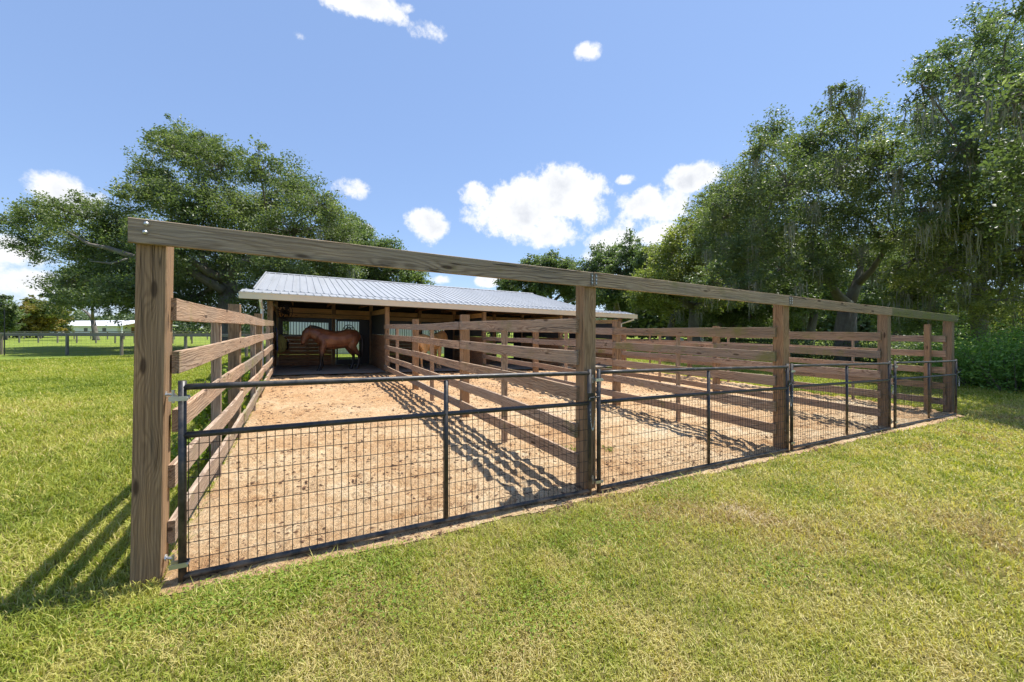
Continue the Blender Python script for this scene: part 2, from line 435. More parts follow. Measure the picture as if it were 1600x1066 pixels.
# crumbs on the sand
def crumbs():
    n = 48000
    y = 2.95+(11.3)*rng.random(n)**1.6; x = -.6+13.2*rng.random(n)
    k = fbm(x*1.3, y*1.3, 3, 55); m = (k > .34+.25*rng.random(n)); x, y = x[m], y[m]
    V = []; Fc = []; n = len(x)
    z = sandz(x, y)
    base = np.array([(1, 0, 0), (0, 1, 0), (-1, 0, 0), (0, -1, 0), (0, 0, .7), (0, 0, -.3)])
    fc = np.array([(0, 1, 4), (1, 2, 4), (2, 3, 4), (3, 0, 4), (1, 0, 5), (2, 1, 5), (3, 2, 5), (0, 3, 5)])
    s = ((.004+.017*rng.random(n)**4)*np.clip(y/6, 1, 1.6))[:, None, None]
    an = rng.random(n)*6.28
    b = base[None]*(.6+.8*rng.random((n, 6, 1)))*s*np.array([1.7, .8, .8])
    bx = b[..., 0]*np.cos(an)[:, None]-b[..., 1]*np.sin(an)[:, None]; by = b[..., 0]*np.sin(an)[:, None]+b[..., 1]*np.cos(an)[:, None]
    v = np.stack([bx+x[:, None], by+y[:, None], b[..., 2]+z[:, None]], -1).reshape(-1, 3)
    f = (fc[None]+6*np.arange(n)[:, None, None]).reshape(-1)
    tag(np_mesh('sand_crumbs', v, f, np.full(n*8, 3), M['crumb']), kind='stuff')
crumbs()

# ------------------------------------------------------------------ grass blades
def grass():
    P = []
    rr = np.linspace(1.3, 30, 4000); pdf = rr*np.minimum(1, (2.2/rr)**1.5); cdf = np.cumsum(pdf); cdf /= cdf[-1]
    n = 680000; r = np.interp(rng.random(n), cdf, rr); th = R(28.2)+np.radians((rng.random(n)-.5)*116)
    x = r*np.sin(th); y = r*np.cos(th)
    inpen = (x > pen_left(y)+.02) & (x < pen_right(y)-.03) & (y > sand_edge(x)-.03)
    barn = (x > -1.1) & (x < 14.1) & (y > 13.9) & (y < 26)
    m = ~(inpen | barn)
    edge = (y > sand_edge(x)-.16-.012*x) & (x > -.7) & (x < 13.2) & (y < 3.2) & (rng.random(len(x)) < .5)
    m &= ~edge
    thin = fbm(x*1.4, y*1.4, 3, 77)
    m &= ~((thin > .56) & (rng.random(len(x)) < .35) & (r < 9))
    x, y, r = x[m], y[m], r[m]; n = len(x)
    z = gz(x, y); z = np.where((x > -1) & (x < 14.5) & (y > 3.3) & (y < 26), -.005, z)
    f = np.clip(r/2.4, 1, 13)**.74
    lush = fbm(x*.55+4, y*.55, 3, 61)
    h = (.026+.036*rng.random(n))*(.65+.8*lush)*np.clip(f, 1, 1.6)
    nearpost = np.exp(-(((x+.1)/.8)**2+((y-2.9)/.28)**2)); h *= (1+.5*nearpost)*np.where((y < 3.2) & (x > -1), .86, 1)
    w = (.0013+.0016*rng.random(n))*f
    an = rng.random(n)*6.283; ln = (.25+.95*rng.random(n)**1.2)*h*1.15
    dx, dy = np.cos(an), np.sin(an); tw = an+1.57+(rng.random(n)-.5)*1.4
    px, py = np.cos(tw)*w, np.sin(tw)*w
    b0 = np.stack([x-px, y-py, z-.005], -1); b1 = np.stack([x+px, y+py, z-.005], -1)
    mx, my = x+dx*ln*.35, y+dy*ln*.35; mz = z+h*.62
    m0 = np.stack([mx-px*.85, my-py*.85, mz], -1); m1 = np.stack([mx+px*.85, my+py*.85, mz], -1)
    tp = np.stack([x+dx*ln, y+dy*ln, z+h*(1-.35*rng.random(n))], -1)
    v = np.stack([b0, b1, m1, m0, tp], 1).reshape(-1, 3)
    base = 5*np.arange(n)[:, None]
    q = np.concatenate([base+np.array([0, 1, 2, 3]), base+np.array([3, 2, 4])], 1).ravel()
    s = np.tile([4, 3], n)
    dry = fbm(x*.9, y*.9, 4, 91); dry2 = fbm(x*4, y*4, 2, 92)
    front = ((y < 3.2) & (x > -1)).astype(float)
    c = rng.random(n)**1.5*.5+(.55+.75*front)*np.clip(dry-.40, 0, .4)+(.5+.35*front)*(dry2-.5)+.3*(fbm(x*13, y*13, 2, 93)-.5)+.10*front+.03
    c = np.where(rng.random(n) < .07+.10*front*np.clip(dry-.3, 0, 1)*2, .8+.2*rng.random(n), c)
    dead = fbm(x*3.1+8, y*3.1, 3, 94)+.25*(fbm(x*9, y*9, 2, 95)-.5)
    c = np.where((dead > .54) & (r < 12) & (rng.random(n) < (.22+.5*front)*np.clip((dead-.54)*9, 0, 1)), .76+.16*rng.random(n), c)
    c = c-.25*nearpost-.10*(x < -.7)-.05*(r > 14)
    c = np.clip(c, 0, 1)
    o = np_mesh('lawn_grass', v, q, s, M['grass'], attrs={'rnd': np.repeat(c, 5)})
    tag(o, kind='stuff')
grass()

def leaves(c, size, mat, name, parent, off, asp=.55, updir=.35, clump=None):
    """one small folded quad per leaf spray at the given centres"""
    n = len(c)
    nr = rng.normal(size=(n, 3)); nr[:, 2] = np.abs(nr[:, 2])+updir; nr /= np.linalg.norm(nr, axis=1)[:, None]
    t = rng.normal(size=(n, 3)); t -= nr*np.sum(t*nr, 1)[:, None]; t /= np.linalg.norm(t, axis=1)[:, None]
    b = np.cross(nr, t); s = (size*.86*(.55+.9*rng.random(n)))[:, None]
    v = np.stack([c-t*s, c-b*s*asp+nr*s*.12, c+t*s, c+b*s*asp+nr*s*.12], 1).reshape(-1, 3)
    f = np.arange(4*n)
    r = rng.random(n)
    if clump is not None: r = np.clip(.4*r+.6*clump, 0, 1)  # paler clumps put bright crown highlights into the leaf colour
    return np_mesh(name, v, f, np.full(n, 4), mat, parent=parent, off=off, attrs={'rnd': np.repeat(r, 4)})

def plant(name, label, cat, group, base, spread, h, n, size, mat, stems=8):
    root = empty(name, base, label, cat, group, rigid=True); B = np.array(root.location)
    mb = MB(); cs = []
    for i in range(stems):
        a = random.uniform(0, 6.28); r = spread*math.sqrt(random.random())
        hh = h*random.uniform(.6, 1)*(1-.3*(r/spread)**2)
        p = Vector(B)+Vector((math.cos(a)*r*.4, math.sin(a)*r*.4, 0)); q = Vector(B)+Vector((math.cos(a)*r, math.sin(a)*r, hh))
        mb.tube([p, p.lerp(q, .5)+Vector((0, 0, hh*.12)), q], [.012*h, .009*h, .004], 5)
        m = n//stems; t = rng.random(m)**.7
        c = np.array(p)[None]*(1-t[:, None])+np.array(q)[None]*t[:, None]+rng.normal(size=(m, 3))*spread*.17
        c[:, 2] = np.maximum(c[:, 2], B[2]+.02); cs.append(c)
    mb.build('stem', M['bark'], root); leaves(np.concatenate(cs), size, mat, 'foliage', root, B)
    return root

# ------------------------------------------------------------------ trees
def tree(name, label, group, base, trunk_r, fork, blobs, mat, leaf=.10, tips=30, per=70, seed=1, moss=0, cat='tree', lean=0.0, flat=.66, droop=0.0, trunks=None):
    st = np.random.default_rng(seed); random.seed(seed)
    global rng; old = rng; rng = st
    root = empty(name, base, label, cat, group, rigid=True); B = Vector(root.location)
    mb = MB(); fk = Vector(fork)
    mid = B.lerp(fk, .5)+Vector((random.uniform(-.2, .2), random.uniform(-.2, .2), 0))*trunk_r*2
    mb.tube([B-Vector((0, 0, .3)), B+Vector((0, 0, .25)), mid, fk], [trunk_r*1.4, trunk_r*1.05, trunk_r*.9, trunk_r*.72], 12)
    nodes = [(fk, trunk_r*.75)]
    mossp = []
    allc = []; allr = []
    bl = sorted(blobs, key=lambda q: (Vector(q[0])-fk).length)
    for (c, r) in bl:
        c = Vector(c)
        best = min(nodes, key=lambda nd: (nd[0]-c).length+.55*(nd[0]-fk).length+max(0, nd[0].z-c.z)*.6)
        p, pr = best; L = (c-p).length
        steps = max(3, int(L/1.1)); pts = [p]; rs = [pr*.8]
        endr = max(.035, min(pr*.5, .02*r+.03))
        side = Vector((random.uniform(-1, 1), random.uniform(-1, 1), random.uniform(-.2, .6)))*L*.12
        for k in range(1, steps+1):
            t = k/steps
            q = p.lerp(c, t)+side*math.sin(math.pi*t)+Vector((random.uniform(-1, 1), random.uniform(-1, 1), random.uniform(-1, 1)))*.12*(k < steps)
            pts.append(q); rs.append(pr*.8*(1-t)+endr*t)
            nodes.append((q, rs[-1]))
        mb.tube(pts, rs, 7)
        k = int(3.7*tips*max(.3, (r/2.0)**1.4)); k = min(k, tips*8)
        for i in range(k):
            d = Vector(st.normal(size=3)).normalized(); rad = r*(.30+.85*random.random()**.75)*(1.38 if random.random() < .14 else 1)
            tp = c+Vector((d.x*rad, d.y*rad, d.z*rad*.82)); tp.z -= droop*random.random()
            mdp = c.lerp(tp, .5)+Vector((0, 0, .1*r))
            if i % 3 == 0: mb.tube([c, mdp, tp], [endr*.6, endr*.35, .008], 4, cap=False)
            cr = min(r, 2.2)*(.075+.13*random.random())
            m = int(1.3*per*(.5+random.random())*max(.42, (cr/.33)**1.5))
            off = st.normal(size=(m, 3))*cr; off[:, 2] *= flat
            # some leaves trail back along the twig
            tt = st.random(m)**3*.6
            cc = np.array(tp)[None]*(1-tt[:, None])+np.array(mdp)[None]*tt[:, None]+off
            allc.append(cc); allr.append(np.full(m, random.random()))
            if moss and random.random() < moss*.05: mossp.append(tp-Vector((0, 0, cr*.4)))
    mb.build('trunk', M['bark'], root, smooth=True)
    leaves(np.concatenate(allc), leaf, mat, 'crown', root, np.array(B), clump=np.concatenate(allr))
    if mossp:
        vs = []; fs = []; n = 0
        for p in mossp:
            for j in range(random.randint(14, 34)):
                a = p+Vector((random.gauss(0, .17), random.gauss(0, .17), random.uniform(-.15, .1))); L = random.uniform(.35, 1.5)
                w = random.uniform(.012, .035); an = random.uniform(0, 3.14); wx, wy = math.cos(an)*w, math.sin(an)*w
                prevc = a; K = 5
                for k in range(K+1):
                    q = a+Vector((random.gauss(0, .025), random.gauss(0, .025), -L*k/K)); ww = (1-.8*k/K)*(.6+.8*random.random())
                    vs += [(q.x-wx*ww, q.y-wy*ww, q.z), (q.x+wx*ww, q.y+wy*ww, q.z)]
                    if k: fs += [n-2, n-1, n+1, n]
                    n += 2
        tag(np_mesh('hanging_moss', vs, fs, np.full(len(fs)//4, 4), M['moss'], parent=root, off=np.array(B)), kind='stuff')
    print('LEAVES', name, sum(len(q) for q in allc))
    rng = old
    return root
def blobs(lst, d, spread, seed, extra=0):
    """(u, v, r px[, depth shift]) -> world ellipsoid centres round depth d"""
    rr = random.Random(seed); out = []
    for q in lst:
        u, v, r = q[:3]; dd = q[3] if len(q) > 3 else rr.uniform(-1, 1)*spread
        D = d+dd; out.append((at(u, v, D), r*D/F*1.0))
    for i in range(extra):
        q = rr.choice(lst); D = d+spread*rr.uniform(.6, 1.4)
        out.append((at(q[0]+rr.uniform(-25, 25), q[1]+rr.uniform(10, 40), D), q[2]*D/F))
    return out
FAST = 1.0
OAKG = 'live oaks around the stable'
# big oak left, behind the stable
L1 = [(268, 232, 30), (300, 240, 38), (345, 262, 42), (232, 262, 28), (250, 300, 42), (215, 300, 30), (405, 268, 40), (455, 296, 44), (500, 325, 40), (320, 320, 55), (385, 345, 55),
      (455, 365, 55), (525, 365, 42), (180, 345, 40), (145, 325, 26), (100, 330, 34), (55, 340, 34), (22, 350, 26), (120, 385, 42), (60, 385, 32), (205, 395, 45), (265, 385, 50), (140, 425, 40),
      (345, 410, 55), (430, 430, 50), (190, 455, 45), (245, 450, 45), (300, 465, 45), (150, 462, 26), (180, 470, 24), (225, 472, 26), (345, 480, 36), (400, 478, 36), (520, 420, 42), (480, 455, 35), (150, 450, 30), (205, 466, 26), (255, 480, 26), (120, 440, 24), (240, 462, 34), (275, 215, 24), (255, 225, 22), (320, 235, 30), (285, 345, 36), (420, 315, 26), (180, 420, 40)]
tree('oak_tree', 'wide live oak with a long bare limb reaching left, behind the stable', OAKG, gat(352, 28), .62, at(356, 440, 28), blobs(L1, 28, 4, 3, 5), M['oak'], leaf=.088, tips=22, per=85, seed=11, moss=.25)
LB = [at(350, 455, 27.5), at(300, 425, 26.5), at(255, 412, 26), at(210, 402, 25.5), at(170, 388, 25), at(140, 382, 25), at(105, 362, 25)]
_r = [o for o in sc.objects if o.get('category') == 'tree'][-1]
_m = MB(); _m.tube(LB, [.34, .28, .24, .19, .14, .10, .04], 8); _m.tube([LB[3], at(175, 412, 24.8), at(140, 408, 24.8)], [.12, .08, .03], 6); _m.tube([LB[2], at(228, 440, 25), at(205, 470, 25)], [.14, .09, .03], 6)
_m.build('bare_limb', M['bark'], _r, smooth=True)
L2 = [(560, 385, 38), (595, 400, 36), (632, 425, 30), (650, 440, 20), (540, 430, 40), (590, 450, 40), (480, 440, 40), (430, 400, 40), (555, 355, 22)]
tree('oak_tree', 'smaller live oak whose rounded top shows over the stable roof', OAKG, gat(560, 36), .45, at(560, 470, 36), blobs(L2, 36, 3, 5), M['oak2'], leaf=.125, tips=20, per=70, seed=12)
# right hand group
T1 = [(1210, 205, 32), (1190, 235, 34), (1245, 235, 38), (1310, 165, 34), (1285, 210, 40), (1345, 200, 40), (1340, 250, 45), (1290, 275, 45), (1230, 290, 48), (1180, 300, 45), (1390, 240, 40), (1395, 300, 48),
      (1330, 330, 55), (1260, 350, 50), (1200, 365, 48), (1400, 365, 50), (1340, 400, 45), (1150, 290, 38), (1135, 340, 42), (1150, 400, 45), (1100, 390, 34), (1220, 420, 40), (1430, 420, 36), (1280, 425, 36), (1110, 440, 32), (1170, 455, 30)]
tree('oak_tree', 'spreading live oak with a thick forked trunk right behind the pens', OAKG, gat(1325, 24), .62, at(1325, 478, 24), blobs(T1, 24, 4.5, 7, 5), M['oak'], leaf=.076, tips=24, per=85, seed=21, moss=1.0)
T2 = [(1590, 25, 45), (1530, 60, 40), (1480, 90, 38), (1570, 100, 50), (1440, 135, 38), (1500, 150, 45), (1430, 190, 36), (1570, 190, 55), (1480, 215, 45), (1540, 265, 50), (1620, 280, 60), (1470, 290, 40), (1600, 350, 50), (1540, 350, 45), (1600, 420, 40), (1640, 120, 60), (1660, 220, 60), (1500, 235, 50), (1450, 250, 45), (1560, 300, 60), (1490, 350, 50), (1510, 410, 45), (1440, 330, 40)]
tree('oak_tree', 'tallest live oak running out of the top right corner, hung with moss', OAKG, gat(1640, 15.5), .30, at(1625, 380, 15.5), blobs(T2, 16, 2.2, 9, 3), M['oak2'], leaf=.058, tips=30, per=95, seed=22, moss=1.0)
T3 = [(1450, 370, 40), (1490, 340, 38), (1430, 405, 32), (1530, 385, 42), (1480, 420, 38), (1570, 430, 38), (1520, 455, 30), (1440, 445, 26), (1600, 470, 30), (1500, 300, 30), (1555, 310, 34), (1400, 420, 22), (1580, 380, 40), (1560, 470, 40), (1500, 460, 34), (1460, 400, 36), (1420, 455, 26)]
tree('oak_tree', 'yellow green oak with low drooping sprays above the bushes at right', OAKG, gat(1540, 19), .34, at(1530, 440, 19), blobs(T3, 17.5, 1.8, 4, 2), M['yellow'], leaf=.064, tips=26, per=80, seed=23, moss=.6, droop=.5)
T4 = [(1065, 385, 34), (1040, 405, 32), (1090, 350, 30), (1115, 320, 28), (1075, 430, 36), (1020, 440, 30), (1120, 380, 36), (1100, 430, 34), (1050, 460, 30), (1000, 460, 26), (1130, 460, 30), (1160, 350, 34), (1110, 475, 26)]
tree('oak_tree', 'rounded yellowish oak at the left end of the right hand grove', OAKG, gat(1085, 33), .5, at(1085, 480, 33), blobs(T4, 33, 4, 14, 3), M['yellow'], leaf=.12, tips=20, per=75, seed=24, moss=.3)
T5 = [(950, 405, 24), (985, 395, 24), (930, 425, 26), (975, 430, 28), (1010, 425, 24), (945, 455, 28), (1000, 455, 28), (905, 430, 18), (970, 475, 26)]
tree('oak_tree', 'grey green oak showing just right of the joint in the overhead beam', OAKG, gat(965, 48), .5, at(965, 485, 48), blobs(T5, 48, 4, 15), M['oak2'], leaf=.16, tips=18, per=70, seed=25)
T6 = [(800, 440, 20), (830, 425, 22), (860, 415, 24), (850, 440, 26), (890, 425, 22), (890, 450, 26), (790, 450, 16), (830, 455, 22), (920, 455, 24)]
tree('oak_tree', 'low oak peeping over the far end of the stable roof', OAKG, gat(860, 55), .5, at(860, 480, 55), blobs(T6, 55, 4, 16), M['oak2'], leaf=.18, tips=18, per=70, seed=26)
# grove under the right hand crowns: dark trunks and low foliage further back
for i, (u, d, r, lab) in enumerate([(1045, 42, .4, 'slim dark oak deep in the shade of the grove, leftmost there'), (1140, 38, .42, 'dark oak in the grove seen just left of the third front post'),
        (1215, 44, .4, 'dark oak far back in the grove straight behind the third front post'), (1265, 33, .36, 'dark oak with low forked limbs between the third post and the thick forked trunk'),
        (1440, 36, .42, 'dark oak with a pale trunk seen over the last gate bay'), (1400, 46, .4, 'dark oak far back over the fourth front post')]):
    bb = [(at(u+random.Random(i*7+k).uniform(-45, 45), random.Random(i*9+k).uniform(385, 500), d+random.Random(i+k).uniform(-3, 3)), random.Random(i*3+k).uniform(1.4, 2.4)) for k in range(14)]
    tree('oak_tree', lab, OAKG, gat(u, d), r, at(u+8, 488, d), bb, M['oak2'], leaf=.13, tips=16, per=60, seed=40+i, moss=.6)
# off to the right of the frame: the tree whose shade crosses the lawn corner
S1 = [(Vector((17.7+random.Random(k).uniform(-2.6, 3.0), .3+random.Random(k+50).uniform(-3.4, 2.4), 6.8+random.Random(k+90).uniform(-1.4, 2.2))), 1.5) for k in range(17)]
tree('oak_tree', 'live oak at the right edge whose shade lies on the lawn', OAKG, (20.6, -1.2, 0), .4, Vector((20.2, -.8, 3.6)), S1, M['oak2'], leaf=.075, tips=26, per=85, seed=51, moss=.5)
# far left
L3 = [(66, 490, 20), (42, 495, 20), (54, 480, 16), (84, 496, 16), (58, 510, 20), (30, 512, 16), (90, 488, 12)]
tree('maple_tree', 'rounded tree with rusty orange crown beyond the pasture at left', 'trees beyond the pasture', gat(62, 62), .35, at(62, 512, 62), [(c, r) for c, r in blobs(L3, 62, 3, 31)], M['orange'], leaf=.2, tips=18, per=70, seed=31)
L4 = [(8, 475, 14), (0, 490, 18), (20, 490, 14), (-10, 470, 14), (12, 505, 16)]
tree('pine_tree', 'dark pine at the left edge of the picture', 'trees beyond the pasture', gat(5, 50), .3, at(5, 500, 50), blobs(L4, 50, 2, 32), M['oak2'], leaf=.16, tips=18, per=70, seed=32)
L5 = [(85, 460, 14), (105, 455, 16), (125, 465, 18), (145, 470, 14), (110, 478, 12)]
tree('oak_tree', 'small oak with flat top left of the long bare limb', 'trees beyond the pasture', gat(150, 48), .3, at(145, 500, 48), blobs(L5, 48, 2.5, 33), M['oak'], leaf=.16, tips=18, per=70, seed=33)
L6 = [(95, 508, 8), (87, 514, 8), (103, 514, 8)]
tree('oak_tree', 'small dark tree in front of the white house', 'trees beyond the pasture', gat(98, 70), .25, at(98, 518, 70), blobs(L6, 70, 1.5, 34), M['oak2'], leaf=.2, tips=22, per=70, seed=34)

# far woods and undergrowth as masses
def woods(name, arcs, mat, size, n, seed):
    global rng; old = rng; rng = np.random.default_rng(seed)
    cs = []
    for (u0, u1, d, vtop, thick, w) in arcs:
        m = int(n*w); u = u0+(u1-u0)*rng.random(m)
        top = vtop+(fbm(u*.02, u*0, 3, seed)-.5)*26+(fbm(u*.09, u*0+5, 2, seed)-.5)*14
        D = d+thick*(rng.random(m)-.3); base = HOR+EYE*F/D
        t = rng.random(m)**.8; v = top*t+base*(1-t)+rng.normal(size=m)*.8
        x = (u-800)/F
        cs.append(np.stack([D*(SY+CY*x), D*(CY-SY*x), EYE-(v-HOR)/F*D-drop(D*(SY+CY*x))*0], -1))
    o = leaves(np.concatenate(cs), size, mat, name, None, None, asp=.7)
    o['rigid'] = 1; rng = old
    return tag(o, kind='stuff')
woods('distant_woods', [(-160, 460, 105, 494, 14, .34), (380, 1050, 95, 486, 12, .3), (950, 1760, 62, 455, 14, .9)], M['farleaf'], .36, 75000, 71)

# shrubs right
for i, (u, d, h, sp, n, lab) in enumerate([
        (1535, 13.6, 1.75, 1.5, 9000, 'bright leafy bush just right of the last gate post'), (1590, 12.6, 1.9, 1.6, 9000, 'tall leafy bush at the right edge of the picture'),
        (1490, 17, 1.5, 1.5, 6000, 'bush showing behind the last front post'),
        (1560, 17, 2.4, 1.8, 7000, 'taller bush standing behind the bright ones at right'), (1640, 12.8, 2.0, 1.5, 5000, 'bush mostly cut off by the right edge')]):
    plant('bush', lab, 'bush', 'bushes at the right', gat(u, d), sp, h, n, .05, M['shrub'], 26)
for i, (u, d) in enumerate([(1265, 24), (1310, 26), (1365, 23), (1415, 24), (1460, 21), (1120, 36), (1180, 34), (1230, 30)]):
    plant('bush', ['low dark bush at the foot of the thick forked oak, left side', 'low dark bush behind the thick forked trunk', 'low dark bush over the third gate bay beside the fourth post',
                   'low dark bush seen over the fourth gate bay', 'low dark bush next to the last front post', 'far low bush left of the third front post', 'far low bush close to the third front post',
                   'far low bush straight behind the third front post'][i], 'bush', 'low dark bushes under the oaks', gat(u, d), 1.6, 1.35, 3200, .075, M['oak2'], 18)
# weeds by the left pen fence
plant('weed', 'dark leafy weed growing outside the left pen fence by the thick post', 'weed', 'weeds along the left fence', (-1.02, 6.9, 0), .34, .85, 900, .04, M['weed'], 12)
plant('weed', 'low leafy weed at the foot of the left fence near its first thin post', 'weed', 'weeds along the left fence', (-.98, 5.6, 0), .3, .42, 500, .035, M['weed'], 10)
plant('weed', 'leafy weed outside the left fence beside the downspout', 'weed', 'weeds along the left fence', (-1.15, 10.2, 0), .45, .8, 800, .05, M['weed'], 12)
plant('weed', 'small weed sprouting in the sand of the second pen', 'weed', 'weeds in the second pen', (3.2, 4.25, .02), .14, .1, 160, .014, M['weed'], 8)
plant('weed', 'tiny weed in the sand right of the other sprout', 'weed', 'weeds in the second pen', (3.65, 4.1, .02), .1, .09, 110, .012, M['weed'], 6)
def clover():
    n = 5200
    x = rng.normal(size=n)*.42-.1; y = 2.78+rng.normal(size=n)*.13
    px = []; py = []
    for (a, b, sa, k) in ((2.2, 2.45, .30, 1500), (3.4, 2.75, .25, 1300), (1.2, 1.9, .25, 900), (4.6, 2.2, .35, 1300), (2.9, 1.5, .2, 700), (5.8, 2.55, .4, 1200), (-1.6, 4.2, .35, 1200), (-2.6, 6.0, .5, 1500), (.5, 2.35, .2, 700), (6.5, 1.3, .5, 1200)):
        px.append(a+rng.normal(size=k)*sa); py.append(b+rng.normal(size=k)*sa*.6)
    x2 = np.concatenate(px); y2 = np.concatenate(py)
    x = np.concatenate([x, x2]); y = np.concatenate([y, y2])
    m = y < sand_edge(x)-.0; x, y = x[m], y[m]
    c = np.stack([x, y, gz(x, y)+.02+.035*rng.random(len(x))], -1)
    o = leaves(c, .0085, M['weed'], 'clover_patch', None, None, asp=.8, updir=1.0); tag(o, kind='stuff')
clover()

# ------------------------------------------------------------------ front frame
PX = [-.871, 2.51, 6.06, 9.45, 12.72]; PW = .148; PY = 3.155
fr = empty('pen_entrance_frame', (PX[0]+.07, PY+.07, 0), 'tall timber frame of five posts under one long overhead beam, carrying the gates', 'timber frame')
for i, x in enumerate(PX):
    mb = MB(); lean = -.02 if i == 0 else 0
    mb.bar((x+PW/2+lean, PY+PW/2, -.2), (x+PW/2+(.012 if i == 0 else 0), PY+PW/2, 2.19 if i else 2.10), PW, PW, bev=.007, seg=4)
    p = mb.build('post', M['post'], fr)
    if i in (2,):
        b = MB()
        for z in (1.13, .28): MB().disc((x+.05, PY-.004, z), (0, 1, 0), .016, .012, 10).build('bolt', M['galv'], p)
mb = MB(); mb.bar((PX[4]-.10, PY+.36, -.2), (PX[4]-.10, PY+.36, 2.0), .10, .10); mb.build('brace_post', M['post'], fr)
joints = [PX[0]-.015, PX[1]+.085, PX[2]+.10, PX[3]+.07, PX[4]+.18]
for i in range(4):
    mb = MB(); a, b = joints[i]+.002, joints[i+1]-.002
    mb.bar((a, PY-.021, 2.13), (b, PY-.021, 2.13), .038, .146, bev=.003, seg=8, warp=.006)
    bm_ = mb.build('beam', M['beam_moss'] if i == 3 else M['beam'], fr)
    if i == 3: bm_['label'] = 'beam stained yellow green with moss'
    b = MB()
    if i == 0:
        for (x, z) in ((-.80, 2.175), (-.806, 2.125)):
            MB().tube([(x, PY-.036, z), (x, PY-.05, z), (x, PY-.055, z)], [.014, .012, .004], 12).build('bolt', M['galv'], bm_, smooth=True)
    elif i < 3:
        pl = MB(); x = joints[i]
        for s in (-.026, .026): pl.box(x+s-.012, x+s+.012, PY-.046, PY-.0415, 2.075, 2.19)
        plo = pl.build('joint_plate', M['bracket'], bm_)
        for s in (-.026, .026):
            for z in (2.095, 2.13, 2.165): MB().disc((x+s, PY-.049, z), (0, 1, 0), .0075, .008, 8).build('bolt', M['galv'], bm_)

# ------------------------------------------------------------------ divider fences
TOPS = [1.745, 1.415, 1.045, .685, .35]; BH = .142; BT = .038
BX = [-.79, 2.75, 6.5, 10.2, 13.7]
fl = ['left outer board fence of the pens, running from the thick corner post to the stable', 'five board fence dividing the first pen from the second', 'five board fence dividing the second pen from the third',
      'five board fence dividing the third pen from the last', 'right outer board fence of the pens, nearest the trees']
for i in range(5):
    side = 1 if i == 0 else -1          # which side of the posts the boards are on
    if i == 0: xa, xb = PX[0]+PW+BT/2, BX[0]+.075+BT/2
    else: xa, xb = PX[i]-BT/2, BX[i]-.075-BT/2
    y0, y1 = PY+.09, 14.42
    fx = lambda y: xa+(xb-xa)*(y-y0)/(y1-y0)
    f = empty('board_fence', (fx(8.5), 8.5, 0), fl[i], 'fence', 'board fences of the horse pens')
    stops = [y0, 6.72, 10.35, y1]
    for y in (6.72, 10.35):
        MB().bar((fx(y)-side*(BT/2+.07), y, -.2), (fx(y)-side*(BT/2+.07), y, 1.87+random.uniform(-.02, .02)), .138, .138, bev=.006).build('post', M['post'], f)
    for y in (5.0, 8.65, 12.45):
        MB().bar((fx(y)-side*(BT/2+.021), y, -.1), (fx(y)-side*(BT/2+.021), y, 1.70), .085, .038).build('batten', M['board'], f)
    for k, zt in enumerate(TOPS):
        for j in range(3):
            a, b = stops[j]+.002, stops[j+1]-.002
            za, zb = random.uniform(-.008, .008), random.uniform(-.008, .008)
            if j == 0 and k == 0 and i == 0: za += .01
            MB().bar((fx(a), a, zt-BH/2+za), (fx(b), b, zt-BH/2+zb), BT, BH, bev=.003, seg=6, warp=.022).build('board', M['board_moss'] if (i in (2, 3) and j == 0 and k < 2) or random.random() < .08 else M['board'], f)

